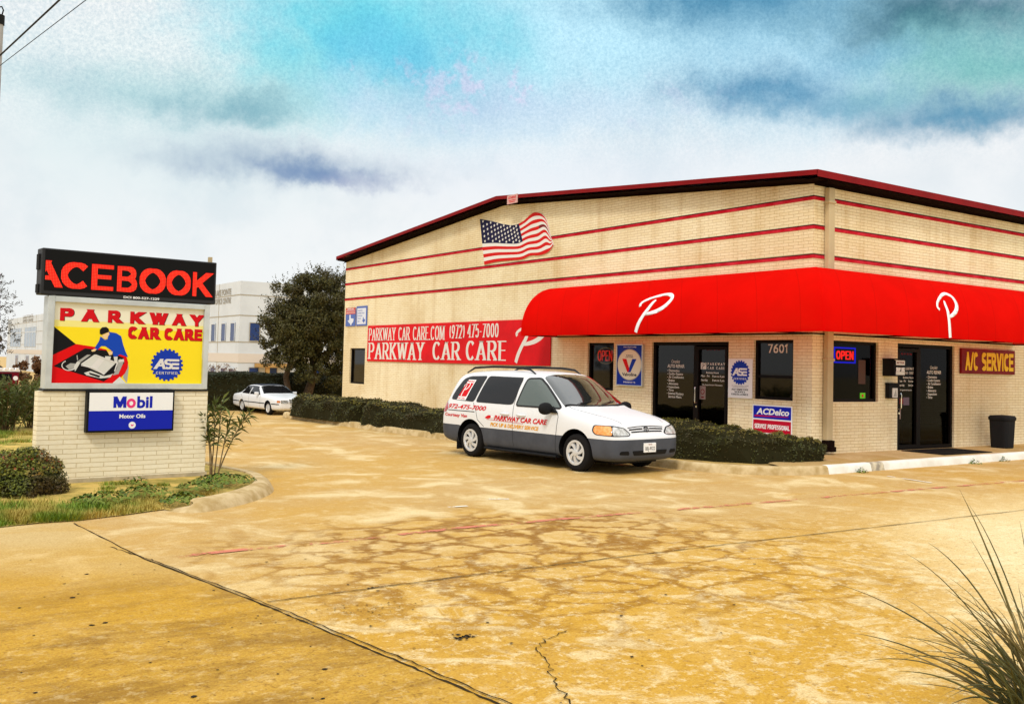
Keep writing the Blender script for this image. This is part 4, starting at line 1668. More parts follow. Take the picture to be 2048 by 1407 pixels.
# drop box and brochure box
db = empty('drop_box', wallR(2.30, 1.73, .0), 'black key drop box with white lettering above the brochure holder', 'drop box')
mb = MB()
v = [(0, 0, 0), (.36, 0, 0), (.36, .36, 0), (0, .36, 0), (0, 0, .30), (.36, 0, .30), (.36, .26, .30), (0, .34, .26)]
mb.add(v, [(0, 3, 2, 1), (4, 5, 6, 7), (0, 1, 5, 4), (1, 2, 6, 5), (2, 3, 7, 6), (3, 0, 4, 7)])
mb.box(-.01, .37, .345, .37, -.0, .30)
mb.build('box', 'black_matte', db, bevel=.008)
mb = MB()
mb.box(.03, .34, .03, .10, .302, .306, 0)
mb.box(.03, .34, .235, .335, .302, .306, 1)
letters(mb, 'DROP BOX', .04, .33, .105, .185, .302, .306, .24, m=2, gap=.14)
letters(mb, 'AFTER', .06, .30, .265, .305, .306, .308, .2, m=3, gap=.2)
mb.build('lettering', ['lgrey', 'lgrey', 'white', 'ac_red'], db)
bh = empty('brochure_box', wallR(2.40, 1.255, .0), 'small black brochure holder with white paper below the drop box', 'brochure box')
mb = MB()
mb.box(0, .30, 0, .29, 0, .10)
mb.box(-.012, .312, .29, .33, 0, .13)
mb.build('box', 'black_matte', bh, bevel=.006)
mb = MB()
mb.box(.10, .28, .02, .22, .10, .112, 0)
mb.poly([(.13, .04), (.25, .04), (.22, .20)], .112, .114, 1)
mb.build('paper', ['paper', 'grey'], bh)

# litter bin
tb = empty('litter_bin', Matrix.Translation((6.12, -.50, .143)) @ Matrix.Diagonal((.80, .80, .92, 1)), 'black ribbed litter bin against the street wall', 'litter bin')
mb = MB()
n = 24


def rsq(r, e, k):
    t = 2 * math.pi * k / n
    c, s = math.cos(t), math.sin(t)
    return (r * math.copysign(abs(c) ** e, c), r * math.copysign(abs(s) ** e, s))


rings = [(.24, 0), (.25, .02), (.285, .70)]
for (r, z), (r2_, z2_) in zip(rings, rings[1:]):
    for k in range(n):
        a, b, c, d = rsq(r, .45, k), rsq(r, .45, k + 1), rsq(r2_, .45, k + 1), rsq(r2_, .45, k)
        mb.face([(a[0], a[1], z), (b[0], b[1], z), (c[0], c[1], z2_), (d[0], d[1], z2_)])
mb.build('bin_body', 'black_matte', tb)
mb = MB()
rings = [(.29, .68), (.31, .70), (.31, .76), (.27, .80), (.02, .82)]
for (r, z), (r2_, z2_) in zip(rings, rings[1:]):
    for k in range(n):
        a, b, c, d = rsq(r, .45, k), rsq(r, .45, k + 1), rsq(r2_, .45, k + 1), rsq(r2_, .45, k)
        mb.face([(a[0], a[1], z), (b[0], b[1], z), (c[0], c[1], z2_), (d[0], d[1], z2_)])
mb.build('lid', 'black_matte', tb)
mt = MB()
mt.box(2.75, 4.55, -1.15, -.16, .147, .159)
setp(mt.build('door_mat', 'mat', bevel=.004), 'black rubber doormat on the walk outside the street door', 'doormat')

# =================================================================== ROADSIDE SIGN
PF = frame((-13.787, 1.135, 0), (.996, .089, 0), (0, 0, 1))
rs = empty('roadside_sign', PF, 'roadside sign of red message board over painted cabinet on brick base', 'sign')
mb = MB()
mb.box(-.02, 2.215, .0, 1.305, -.19, 0)
rb = mb.build('brick_base', 'brick_p', rs)
mb = MB()
mb.box(-.04, 2.235, .02, .165, -.21, .02)
mb.build('footing', P('footing_concrete', (.55, .46, .30), .85, var=.3, vscale=6), rb)
cab = MB()
cab.box(.045, 2.19, 1.335, 2.535, -.20, -.03, 0)
bar_frame(cab, .045, 2.19, 1.335, 2.535, .075, -.03, .03, 0)
cabo = cab.build('cabinet', 'alu', rs, bevel=.006)
mb = MB()
mb.box(.03, 2.205, 1.306, 1.334, -.20, .02)
mb.build('ledge', 'dgrey', cabo)
# picture face: x 0..2.0 wide, 0..1.0 high in the artwork's own units
fx0, fx1, fy0, fy1 = .12, 2.115, 1.41, 2.46
FW, FH = fx1 - fx0, fy1 - fy0


def A(x, y):      # artwork coordinates: 0..2048 by 0..1088, y down
    return (fx0 + (x - 45) / (1990 - 45) * FW, fy1 - (y - 50) / (1062 - 50) * FH)


mb = MB()
mb.box(fx0, fx1, fy0, fy1 - .30 * FH, -.03, -.0100, 0)
mb.box(fx0, fx1, fy1 - .30 * FH, fy1 - .22 * FH, -.03, -.0100, 2)
mb.box(fx0, fx1, fy1 - .22 * FH, fy1, -.03, -.0100, 1)
mb.build('sign_face', ['yellow', 'cream', P('sign_pale_yellow', (.86, .78, .26), .5)], cabo)
mb = MB()
z0 = -.01


def pic(pts, m, lv):
    mb.poly([A(*p) for p in pts], z0 + .0009 * (lv - 1), z0 + .0009 * lv, m)


pic([(60, 360), (330, 572), (55, 720)], 1, 1)                                     # raised bonnet
pic([(330, 568), (560, 598), (760, 640), (960, 700), (990, 790), (985, 860), (955, 930), (900, 990), (970, 1060), (45, 1060), (45, 720)], 0, 2)     # bodywork
pic([(70, 852), (440, 620), (700, 640), (930, 730), (940, 800), (760, 985), (690, 1040)], 1, 3)      # engine bay
pic([(980, 760), (1000, 860), (985, 1060), (930, 985)], 3, 1)
pic([(800, 1060), (890, 975), (970, 1060)], 4, 3)
pic([(395, 820), (560, 695), (840, 790), (690, 950)], 4, 4)                       # engine cover
pic([(520, 855), (620, 735), (690, 755), (590, 895)], 5, 5)
pic([(350, 790), (470, 700), (515, 700), (390, 800)], 3, 5)
pic([(215, 850), (270, 812), (330, 815), (325, 880), (260, 895)], 3, 4)
pic([(315, 850), (350, 790), (390, 800), (360, 860), (330, 915)], 4, 6)
pic([(440, 930), (520, 905), (690, 970), (770, 950), (800, 935), (770, 985), (650, 1000), (470, 960)], 4, 6)
pic([(500, 925), (640, 965), (630, 990), (510, 950)], 1, 7)
pic([(800, 720), (850, 715), (850, 790), (815, 790)], 4, 6)
pic([(880, 745), (935, 760), (925, 800), (870, 940), (800, 960), (850, 860), (850, 780)], 3, 5)
pic([(860, 760), (930, 745), (935, 780), (870, 790)], 4, 6)
pic([(690, 715), (765, 715), (760, 755), (700, 755)], 4, 6)
for ring in (arc(255, 840, 85, 62, 20, 240, 14),):
    mb.ribbon([A(*p) for p in ring], .010, z0, z0 + .0072, 5)
mb.ribbon([A(400, 835), A(560, 870), A(690, 950)], .012, z0, z0 + .0075, 5)
mb.ribbon([A(570, 700), A(850, 800), A(820, 905)], .014, z0, z0 + .0072, 5)
mb.ribbon([A(345, 710), A(355, 770)], .012, z0, z0 + .0073, 3)
# the mechanic leaning in
pic([(730, 400), (820, 412), (885, 450), (915, 560), (950, 650), (985, 720), (880, 685), (810, 735), (770, 640), (690, 585), (640, 585), (590, 640), (560, 610), (610, 520), (625, 460), (680, 505), (715, 495)], 6, 4)
pic([(640, 450), (725, 400), (735, 430), (700, 495), (670, 492)], 7, 5)           # face
pic([(612, 380), (640, 345), (690, 338), (722, 360), (730, 400), (690, 415), (640, 440), (615, 430)], 1, 6)   # hair
pic([(515, 645), (555, 622), (585, 628), (560, 655), (530, 660)], 7, 6)
pic([(700, 625), (750, 635), (785, 660), (775, 690), (745, 700), (725, 665)], 8, 6)
pic([(725, 655), (785, 650), (780, 690), (745, 702)], 7, 7)
mb.build('picture', ['bright_red', 'black', 'yellow', 'grey', 'lgrey', 'paper', 'shirt', 'skin', 'letter_yellow'], cabo)
mb = MB()
# wide spaced name, letter by letter
for ch, xa, xb, ya, yb in (('P', 122, 285, 88, 258), ('A', 395, 578, 105, 275), ('R', 708, 868, 118, 290), ('K', 992, 1152, 132, 302), ('W', 1255, 1480, 146, 316), ('A', 1565, 1728, 165, 328), ('Y', 1815, 1970, 178, 335)):
    p, q = A(xa, 0)[0], A(xb, 0)[0]
    yy = 2.46 - .075 - .165
    letters(mb, ch, p + .008, q + .008, yy - .004, yy + .161, z0, z0 + .001, .25, m=1)
    letters(mb, ch, p, q, yy, yy + .165, z0 + .001, z0 + .003, .25, m=0)
ca, cb = A(975, 0)[0], A(1378, 0)[0]
letters(mb, 'CAR', ca + .007, cb + .007, 2.011, 2.176, z0, z0 + .001, .26, m=1, gap=.16)
letters(mb, 'CAR', ca, cb, 2.015, 2.18, z0 + .001, z0 + .003, .26, m=0, gap=.16)
ca, cb = A(1455, 0)[0], A(1970, 0)[0]
letters(mb, 'CARE', ca + .007, cb + .007, 2.011, 2.176, z0, z0 + .001, .26, m=1, gap=.16)
letters(mb, 'CARE', ca, cb, 2.015, 2.18, z0 + .001, z0 + .003, .26, m=0, gap=.16)
mb.build('lettering', ['sign_red', 'black'], cabo)
mb = MB()
gx, gy = A(1505, 812)
gear_logo(mb, gx, gy, .225, z0, 0, 1)
mb.build('gear_logo', ['blue2', 'paper'], cabo)
# message board
lb = MB()
lb.box(-.055, 2.265, 2.545, 3.145, -.22, .03)
lbo = lb.build('message_board', 'dgrey', rs, bevel=.012)
mb = MB()
mb.box(-.02, 2.235, 2.60, 3.125, .030, .034)
mb.build('display_face', 'led_black', lbo)
mb = MB()
for ch, xa, xb in (('C', 510, 735), ('E', 750, 935), ('B', 960, 1125), ('O', 1150, 1375), ('O', 1385, 1600), ('K', 1620, 1780)):
    p = -.055 + (xa - 360) / 1480 * 2.32
    q = -.055 + (xb - 360) / 1480 * 2.32
    letters(mb, ch, p, q, 2.645, 2.985, .034, .040, .155)
letters(mb, 'A', -.175, .178, 2.645, 2.985, .034, .040, .155)
# the first letter has scrolled half off the display: keep only what is lit
keep = [(f, m) for f, m in zip(mb.f, mb.m)]
bm = bmesh.new()
vs_ = [bm.verts.new(v) for v in mb.v]
for f_, m_i in keep:
    bm.faces.new([vs_[i] for i in f_])
bmesh.ops.bisect_plane(bm, geom=bm.verts[:] + bm.edges[:] + bm.faces[:], plane_co=(-.012, 0, 0), plane_no=(-1, 0, 0), clear_outer=True, dist=1e-6)
me = bpy.data.meshes.new('lettering')
bm.to_mesh(me)
bm.free()


def led_mat():
    m = P('led_dots', (.7, .02, .01), .5)
    t = NT(m.node_tree)
    b = t.n['Principled BSDF']
    tcn = t.new('ShaderNodeTexCoord')
    x, y, z = t.sep(tcn.outputs['Object'])[:3]
    fx = t.math('ABSOLUTE', t.math('SUBTRACT', t.math('FRACT', t.math('MULTIPLY', x, 52.0)), .5))
    fy = t.math('ABSOLUTE', t.math('SUBTRACT', t.math('FRACT', t.math('MULTIPLY', y, 52.0)), .5))
    d = t.math('SQRT', t.math('ADD', t.math('MULTIPLY', fx, fx), t.math('MULTIPLY', fy, fy)))
    k = t.math('SUBTRACT', 1.0, t.ramp(d, .12, .42))
    t.put(b.inputs['Emission Color'], t.mix(k, (.75, .006, .004), (1.0, .13, .05)))
    t.put(b.inputs['Base Color'], (.3, .0, .0))
    b.inputs['Emission Strength'].default_value = .95
    return m


me.materials.append(led_mat())
ob = bpy.data.objects.new('lettering', me)
COL.objects.link(ob)
ob.parent = lbo
mb = MB()
text(mb, 'DCI 800-527-1229', .98, 1.46, 2.557, .030, .0315, bold=.02)
mb.build('maker_text', 'white', lbo)
mb = MB()
mb.box(2.20, 2.245, 3.146, 3.23, -.15, -.09)
mb.build('post_stub', 'tan', rs)
mb = MB()
mb.box(-.075, -.056, 2.87, 3.07, -.17, -.05)
mb.box(-.075, -.056, 2.57, 2.68, -.17, -.05)
mb.build('side_vent', 'black_matte', lbo)
# oil company light box on the brick base
mo = empty('light_box_sign', PF @ Matrix.Translation((.55, .765, .0)), 'white and blue motor oil light box mounted on the brick sign base', 'sign')
mb = MB()
mb.box(0, 1.15, 0, .555, .0, .11)
mb.build('case', 'black', mo, bevel=.008)
mb = MB()
mb.box(.025, 1.125, .285, .525, .11, .113, 0)
mb.box(.025, 1.125, .028, .285, .11, .113, 1)
mb.build('face', ['white', 'blue'], mo)
mb = MB()
letters(mb, 'M', .33, .497, .325, .475, .113, .115, .22, .2, m=0)
text(mb, 'bil', .640, .845, .325, .15, .114, 0, bold=.035)
mb.ribbon(arc(.562, .383, .043, .047, 0, 345, 23), .034, .113, .115, 1, closed=True)
text(mb, 'Motor Oils', .414, .757, .186, .05, .114, 2, bold=.03)
mb.disc(.586, .09, .046, .046, .113, .115, 2, 24)
mb.poly([(.566, .105), (.586, .095), (.611, .10), (.596, .08), (.576, .075)], .115, .116, 1)
mb.build('lettering', ['blue', 'pink', 'white'], mo)


# =================================================================== VEHICLES
def ring(w, zb, zbelt, wr, zre, zt, zl=.55):
    return [(0, zb), (w * .88, zb), (w * .97, zb + .07), (w, (zb + zl) / 2 + .06 if zbelt > zl + .1 else zb + (zbelt - zb) * .4),
            (w, zl + (zbelt - zl) * .45 if zbelt > zl + .1 else zb + (zbelt - zb) * .75), (w * .985, zbelt),
            (wr, zre), (wr * .80, zre + (zt - zre) * .72), (0, zt)]


def loft_body(stations, sub=2):
    bm = bmesh.new()
    rows = []
    for (x, w_, zb, zbelt, wr_, zre, zt) in stations:
        h = ring(w_, zb, zbelt, wr_, zre, zt)
        full = [(x, -a, b) for a, b in h] + [(x, a, b) for a, b in h[-2:0:-1]]
        rows.append([bm.verts.new(p) for p in full])
    n = len(rows[0])
    for r0, r1 in zip(rows, rows[1:]):
        for k in range(n):
            bm.faces.new((r0[k], r0[(k + 1) % n], r1[(k + 1) % n], r1[k]))
    for r in (rows[0], rows[-1]):
        m = n // 2
        for k in range(m):
            q = [r[k], r[k + 1], r[(n - k - 1) % n], r[(n - k) % n]]
            q2 = []
            for v_ in q:
                if v_ not in q2:
                    q2.append(v_)
            bm.faces.new(q2)
    bmesh.ops.recalc_face_normals(bm, faces=bm.faces[:])
    me = bpy.data.meshes.new('body')
    bm.to_mesh(me)
    bm.free()
    o = bpy.data.objects.new('body', me)
    COL.objects.link(o)
    md = o.modifiers.new('s', 'SUBSURF')
    md.levels = md.render_levels = sub
    return o


def apply_mods(o):
    dg = bpy.context.evaluated_depsgraph_get()
    me = bpy.data.meshes.new_from_object(o.evaluated_get(dg))
    o.modifiers.clear()
    o.data = me


def cut_arches(o, centres, r, zc, ymid):
    cuts = []
    for x in centres:
        for sgn in (-1, 1):
            mb = MB()
            mb.tube([(x, sgn * ymid, zc), (x, sgn * (ymid + 1.0), zc)], r, 40)
            c = mb.build('cutter', 'black')
            bm = bmesh.new()
            bm.from_mesh(c.data)
            bmesh.ops.recalc_face_normals(bm, faces=bm.faces[:])
            bm.to_mesh(c.data)
            bm.free()
            md = o.modifiers.new('b', 'BOOLEAN')
            md.operation = 'DIFFERENCE'
            md.solver = 'EXACT'
            md.object = c
            cuts.append(c)
    apply_mods(o)
    for c in cuts:
        bpy.data.objects.remove(c)


def split_body(o, mats_hi, mats_lo, zcut, centres, r, zc, ymid, parent, lo_name):
    """Upper shell stays in o; the faces below zcut become a part of their own."""
    bm = bmesh.new()
    bm.from_mesh(o.data)
    bmesh.ops.bisect_plane(bm, geom=bm.verts[:] + bm.edges[:] + bm.faces[:], plane_co=(0, 0, zcut), plane_no=(0, 0, 1), dist=1e-5)
    for f_ in bm.faces:
        c = f_.calc_center_median()
        f_.smooth = True
        f_.material_index = 0
        for x in centres:
            if math.hypot(c.x - x, c.z - zc) < r - .002 and abs(c.y) < ymid + .02:
                f_.material_index = 1
            if abs(math.hypot(c.x - x, c.z - zc) - r) < .012 and abs(f_.normal.y) < .35:
                f_.material_index = 1
    lo_bm = bm.copy()
    bmesh.ops.delete(bm, geom=[f_ for f_ in bm.faces if f_.calc_center_median().z < zcut], context='FACES')
    bmesh.ops.delete(lo_bm, geom=[f_ for f_ in lo_bm.faces if f_.calc_center_median().z >= zcut], context='FACES')
    bm.to_mesh(o.data)
    bm.free()
    for m in mats_hi:
        o.data.materials.append(MT[m])
    o.data.set_sharp_from_angle(angle=R(42))
    me = bpy.data.meshes.new(lo_name)
    lo_bm.to_mesh(me)
    lo_bm.free()
    for m in mats_lo:
        me.materials.append(MT[m])
    me.set_sharp_from_angle(angle=R(42))
    l = bpy.data.objects.new(lo_name, me)
    COL.objects.link(l)
    l.parent = parent
    o.parent = parent
    return l


def lathe(mb, prof, n=36, m=0):
    """Profile of (radius, y) about the y axis."""
    for (r0, y0), (r1, y1) in zip(prof, prof[1:]):
        for k in range(n):
            t0, t1 = 2 * math.pi * k / n, 2 * math.pi * (k + 1) / n
            mb.face([(r0 * math.cos(t0), y0, r0 * math.sin(t0)), (r0 * math.cos(t1), y0, r0 * math.sin(t1)),
                     (r1 * math.cos(t1), y1, r1 * math.sin(t1)), (r1 * math.cos(t0), y1, r1 * math.sin(t0))], m)


def wheel(parent, x, y, rad, rimr, side, spokes=7, swirl=.5, plain=False):
    """side -1: outer face towards -y."""
    e = empty('wheel', None)
    e.parent = parent
    e.location = (x, y, rad)
    if side > 0:
        e.rotation_euler = (0, 0, math.pi)
    mb = MB()
    wt = .20
    lathe(mb, [(rimr, .02), (rimr + .012, -.010), (rad - .06, -.018), (rad - .018, .0), (rad, .03), (rad, wt - .03), (rad - .03, wt), (rimr, wt)])
    mb.build('tyre', 'tyre', e, smooth=True, sharp=R(40))
    mb = MB()
    lathe(mb, [(rimr, .0), (rimr + .004, -.012), (rimr - .03, -.012), (rimr - .045, .015)], m=0)
    lathe(mb, [(.062, .0), (.055, -.018), (.0, -.022)], 24, 0)
    lathe(mb, [(rimr - .02, .05), (.0, .05)], 24, 1)
    if plain:
        lathe(mb, [(rimr - .03, .0), (.055, -.008)], 30, 0)
    else:
        for i in range(spokes):
            t = 2 * math.pi * i / spokes
            pts = []
            for k in range(6):
                q = k / 5
                rr = .05 + (rimr - .02 - .05) * q
                pts.append((rr, t + swirl * q ** 1.5, .024 + .020 * q))
            a, b = [], []
            for rr, tt, hw in pts:
                ha = hw / rr
                a.append((rr * math.cos(tt - ha), -.004 - .008 * (1 - rr / rimr), rr * math.sin(tt - ha)))
                b.append((rr * math.cos(tt + ha * .8), -.004 - .008 * (1 - rr / rimr), rr * math.sin(tt + ha * .8)))
            for k in range(5):
                mb.face([a[k], a[k + 1], b[k + 1], b[k]], 0)
                mb.face([a[k], (a[k][0], .05, a[k][2]), (a[k + 1][0], .05, a[k + 1][2]), a[k + 1]], 0)
                mb.face([b[k], b[k + 1], (b[k + 1][0], .05, b[k + 1][2]), (b[k][0], .05, b[k][2])], 0)
    mb.build('rim', ['rim', 'black'], e)
    return e


# ------------------------------------------------------------------ the courtesy van
VS = .975
van = empty('courtesy_van', Matrix.Translation((-4.687, .593, 0)) @ Matrix.Rotation(R(-83.05), 4, 'Z') @ Matrix.Scale(VS, 4),
            'white courtesy van with red and gold lettering parked by the shop hedge', 'van')
ST = [(.985, .50, .36, .50, .46, .57, .60), (.955, .70, .27, .58, .64, .64, .655), (.90, .80, .23, .62, .73, .675, .685), (.86, .845, .22, .66, .76, .76, .775),
      (.80, .88, .21, .70, .78, .84, .87), (.66, .905, .20, .76, .80, .885, .93), (.40, .92, .20, .83, .82, .945, .995), (.05, .93, .20, .90, .83, 1.00, 1.055),
      (-.24, .932, .20, .94, .83, 1.045, 1.105), (-.36, .932, .20, .955, .82, 1.09, 1.155), (-.62, .932, .20, .99, .765, 1.28, 1.34), (-.95, .932, .20, 1.01, .70, 1.505, 1.56),
      (-1.12, .932, .20, 1.02, .68, 1.61, 1.655), (-1.32, .932, .20, 1.03, .68, 1.655, 1.70), (-1.9, .932, .20, 1.035, .68, 1.68, 1.725), (-2.7, .932, .20, 1.04, .68, 1.672, 1.715),
      (-3.35, .93, .21, 1.04, .67, 1.635, 1.675), (-3.66, .92, .23, 1.04, .655, 1.58, 1.615), (-3.80, .91, .25, .985, .64, 1.46, 1.515), (-3.90, .895, .27, .96, .67, 1.20, 1.25),
      (-3.965, .87, .29, .88, .70, .99, 1.02), (-4.01, .82, .32, .70, .68, .80, .82), (-4.03, .66, .38, .60, .58, .68, .70)]
ST = [((-3.2 + (q[0] + 3.2) * .86 if q[0] < -3.2 else .4 + (q[0] - .4) * .90 if q[0] > .4 else q[0]),) + q[1:] for q in ST]
body = loft_body(ST, 2)
apply_mods(body)
cut_arches(body, (0, -2.9), .405, .335, .58)
clad = split_body(body, ['van_white', 'black'], ['van_grey', 'black'], .60, (0, -2.9), .405, .335, .58, van, 'lower_cladding')
bv = bvh_of([body, clad])
for x in (0, -2.9):
    for sd in (-1, 1):
        wheel(van, x, sd * .90, .325, .215, sd)
SA, SB, SD = (1, 0, 0), (0, 0, 1), (0, 1, 0)        # right-hand side artwork


def side(mbx, name, mats, off=.004, step=.07, flip=False):
    if flip:
        return drape(mbx, name, mats, van, bv, (0, 3, 0), (1, 0, 0), SB, (0, -1, 0), off, step)
    return drape(mbx, name, mats, van, bv, (0, -3, 0), SA, SB, SD, off, step)


def rounded(pts, r=.05, k=4):
    out = []
    n = len(pts)
    for i in range(n):
        p0, p1, p2 = Vector(pts[i - 1]), Vector(pts[i]), Vector(pts[(i + 1) % n])
        a = p1 + (p0 - p1).normalized() * min(r, (p0 - p1).length * .45)
        b = p1 + (p2 - p1).normalized() * min(r, (p2 - p1).length * .45)
        for j in range(k + 1):
            t = j / k
            q = (1 - t) ** 2 * a + 2 * t * (1 - t) * p1 + t * t * b
            out.append((q.x, q.y))
    return out


Wf = rounded([(-1.60, 1.065), (-1.49, 1.575), (-1.17, 1.59), (-.98, 1.48), (-.56, 1.18), (-.42, 1.07)], .06)
Wm = rounded([(-2.80, 1.075), (-2.63, 1.595), (-1.60, 1.59), (-1.68, 1.09), (-1.80, 1.07)], .07)
Wq = rounded([(-3.62, 1.10), (-3.56, 1.26), (-3.40, 1.52), (-3.22, 1.575), (-2.67, 1.595), (-2.85, 1.075)], .07)
for fl_ in (False, True):
    mb = MB()
    mb.poly(Wf, 0, 0)
    side(mb, 'door_window', 'car_glass_l', .005, .08, fl_)
    mb = MB()
    mb.poly(Wm, 0, 0)
    side(mb, 'sliding_door_window', 'car_glass', .005, .08, fl_)
    mb = MB()
    mb.poly(Wq, 0, 0)
    side(mb, 'quarter_window', 'car_glass', .005, .08, fl_)
    mb = MB()
    mb.ribbon(Wf, .030, 0, 0, closed=True)
    side(mb, 'window_seal', 'seam', .008, .08, fl_)
    # door gaps
    mb = MB()
    for q in ([(-1.63, 1.60), (-1.66, 1.06), (-1.64, .6), (-1.62, .24)], [(-.50, 1.02), (-.44, .92), (-.47, .62), (-.50, .26)], [(-2.86, 1.06), (-2.74, .9), (-2.68, .74), (-2.48, .62)], [(-1.62, .262), (-.52, .262)]):
        mb.ribbon(q, .010, 0, 0)
    mb.ribbon([(-3.64, .885), (-2.78, .885)], .016, 0, 0)
    mb.ribbon([(-3.98, .60), (-3.25, .60)], .006, 0, 0)
    side(mb, 'door_gap', 'seam', .003, .08, fl_)
# lettering on the near flank
mb = MB()
text(mb, '972-475-7000', -3.64, -2.44, .925, .085, 0, bold=.02, shear=.25)
text(mb, 'Courtesy Van', -3.74, -3.00, .765, .060, 0, bold=.025, shear=.15)
text(mb, 'PARKWAY CAR CARE', -2.18, -.70, .765, .088, 0, bold=.035, shear=.25)
mb.ribbon([(-2.40, .765), (-1.35, .742)], .006, 0, 0)
mb.poly(rounded([(-2.46, .79), (-2.36, .845), (-2.27, .845), (-2.27, .80), (-2.36, .775)], .02), 0, 0)
side(mb, 'lettering', 'sign_red', .006, .12)
mb = MB()
text(mb, 'PICK UP & DELIVERY SERVICE', -2.28, -.92, .645, .066, 0, bold=.03, shear=.2)
side(mb, 'lettering', 'gold_text', .006, .12)
mb = MB()
mb.poly(rounded([(-2.27, .79), (-2.27, .85), (-2.20, .83), (-2.19, .80)], .02), 0, 0)
mb.poly([(-3.41, 1.10), (-3.23, 1.505), (-2.98, 1.505), (-3.12, 1.10)], 0, 0)
side(mb, 'window_sticker', 'white', .009, .08)
mb = MB()
q = [(-3.375, 1.17), (-3.26, 1.44), (-3.025, 1.44), (-3.13, 1.17)]
mb.poly(q, 0, 0, 0)
text(mb, 'PARKWAY', -3.235, -3.005, 1.455, .032, 0, 0, bold=.02)
text(mb, 'CAR CARE', -3.395, -3.16, 1.117, .032, 0, 0, bold=.02)
side(mb, 'window_sticker', 'sign_red', .012, .08)
mb = MB()
script_p(mb, -3.21, 1.305, .19, .19, 0)
side(mb, 'window_sticker', 'white', .015, .08)
# windscreen from above
mb = MB()
mb.poly(rounded([(-.40, -.80), (-.30, -.45), (-.275, 0), (-.30, .45), (-.40, .80), (-1.12, .625), (-1.17, .3), (-1.18, 0), (-1.17, -.3), (-1.12, -.625)], .05), 0, 0)
drape(mb, 'windscreen', 'shield', van, bv, (0, 0, 3), (1, 0, 0), (0, 1, 0), (0, 0, -1), .006, .07)
mb = MB()
mb.ribbon([(-.39, -.80), (-.285, -.45), (-.255, 0), (-.285, .45), (-.39, .80)], .05, 0, 0)
drape(mb, 'cowl', 'black_matte', van, bv, (0, 0, 3), (1, 0, 0), (0, 1, 0), (0, 0, -1), .010, .07)
mb = MB()
mb.ribbon([(-.33, -.55), (-.40, -.1)], .018, 0, 0)
drape(mb, 'wiper', 'black_matte', van, bv, (0, 0, 3), (1, 0, 0), (0, 1, 0), (0, 0, -1), .022, .07)
mb = MB()
mb.ribbon([(-.30, .05), (-.40, .5)], .018, 0, 0)
drape(mb, 'wiper', 'black_matte', van, bv, (0, 0, 3), (1, 0, 0), (0, 1, 0), (0, 0, -1), .022, .07)
mb = MB()
for s_ in (-1, 1):
    mb.ribbon([(-.34, s_ * .74), (.30, s_ * .68), (.74, s_ * .54)], .008, 0, 0)
drape(mb, 'bonnet_gap', 'seam', van, bv, (0, 0, 3), (1, 0, 0), (0, 1, 0), (0, 0, -1), .003, .07)
# lamps and grille
for s_ in (-1, 1):
    A1 = Vector((.62, -s_ * .785, 0))
    D1 = Vector((-.785, -s_ * .62, 0))
    org = Vector((.70, s_ * .74, .75)) - D1 * 2
    mb = MB()
    mb.poly(rounded([(-.30, .085), (-.33, -.02), (-.28, -.085), (.02, -.095), (.30, -.095), (.34, -.06), (.22, .045), (.02, .085)], .04), 0, 0)
    drape(mb, 'lamp_surround', 'seam', van, bv, org, A1, (0, 0, 1), D1, .004, .04)
    mb = MB()
    mb.poly(rounded([(-.285, .072), (-.312, -.02), (-.268, -.072), (-.02, -.080), (-.02, .075)], .035), 0, 0)
    drape(mb, 'turn_signal', 'lamp_amber', van, bv, org, A1, (0, 0, 1), D1, .012, .04)
    mb = MB()
    mb.poly(rounded([(-.005, .074), (-.005, -.080), (.29, -.080), (.315, -.06), (.21, .035)], .035), 0, 0)
    drape(mb, 'headlight', 'lamp_clear', van, bv, org, A1, (0, 0, 1), D1, .012, .04)
FA, FB, FD = (0, 1, 0), (0, 0, 1), (-1, 0, 0)
mb = MB()
mb.ribbon([(-.46, .795), (-.2, .812), (0, .815), (.2, .812), (.46, .795)], .012, 0, 0)
mb.ribbon([(-.44, .762), (-.2, .772), (-.09, .774)], .022, 0, 0)
mb.ribbon([(.44, .762), (.2, .772), (.09, .774)], .022, 0, 0)
mb.ribbon([(-.40, .722), (-.2, .728), (0, .729), (.2, .728), (.40, .722)], .020, 0, 0)
drape(mb, 'grille', 'black', van, bv, (3, 0, 0), FA, FB, FD, .005, .05)
mb = MB()
mb.ribbon(arc(0, .768, .062, .042, 0, 345, 23), .012, 0, 0, closed=True)
mb.ribbon(arc(0, .776, .022, .034, 0, 345, 23), .009, 0, .001, closed=True)
mb.ribbon(arc(0, .785, .05, .016, 0, 345, 23), .009, 0, .002, closed=True)
drape(mb, 'emblem', P('emblem_metal', (.10, .10, .10), .3, .6) and 'seam', van, bv, (3, 0, 0), FA, FB, FD, .014, .05)
mb = MB()
mb.poly(rounded([(-.42, .33), (.42, .33), (.46, .41), (-.46, .41)], .03), 0, 0)
mb.poly(rounded([(-.74, .35), (-.52, .34), (-.54, .41), (-.72, .41)], .03), 0, 0)
mb.poly(rounded([(.74, .35), (.52, .34), (.54, .41), (.72, .41)], .03), 0, 0)
drape(mb, 'air_intake', 'black', van, bv, (3, 0, 0), FA, FB, FD, .004, .05)
lp = empty('licence_plate', None)
lp.parent = van
lp.matrix_local = frame((.938, -.02, .385), (0, 1, 0), (0, 0, 1))
mb = MB()
mb.box(-.155, .155, -.01, .15, -.03, .006)
mb.build('plate', 'white', lp, bevel=.004)
mb = MB()
text(mb, 'BBJ-9022', -.125, .125, .025, .062, .0065, bold=.01)
mb.build('plate_number', 'black', lp)
mb = MB()
text(mb, 'TEXAS', -.05, .05, .115, .022, .0065, bold=.02)
mb.build('plate_state', 'ac_red', lp)
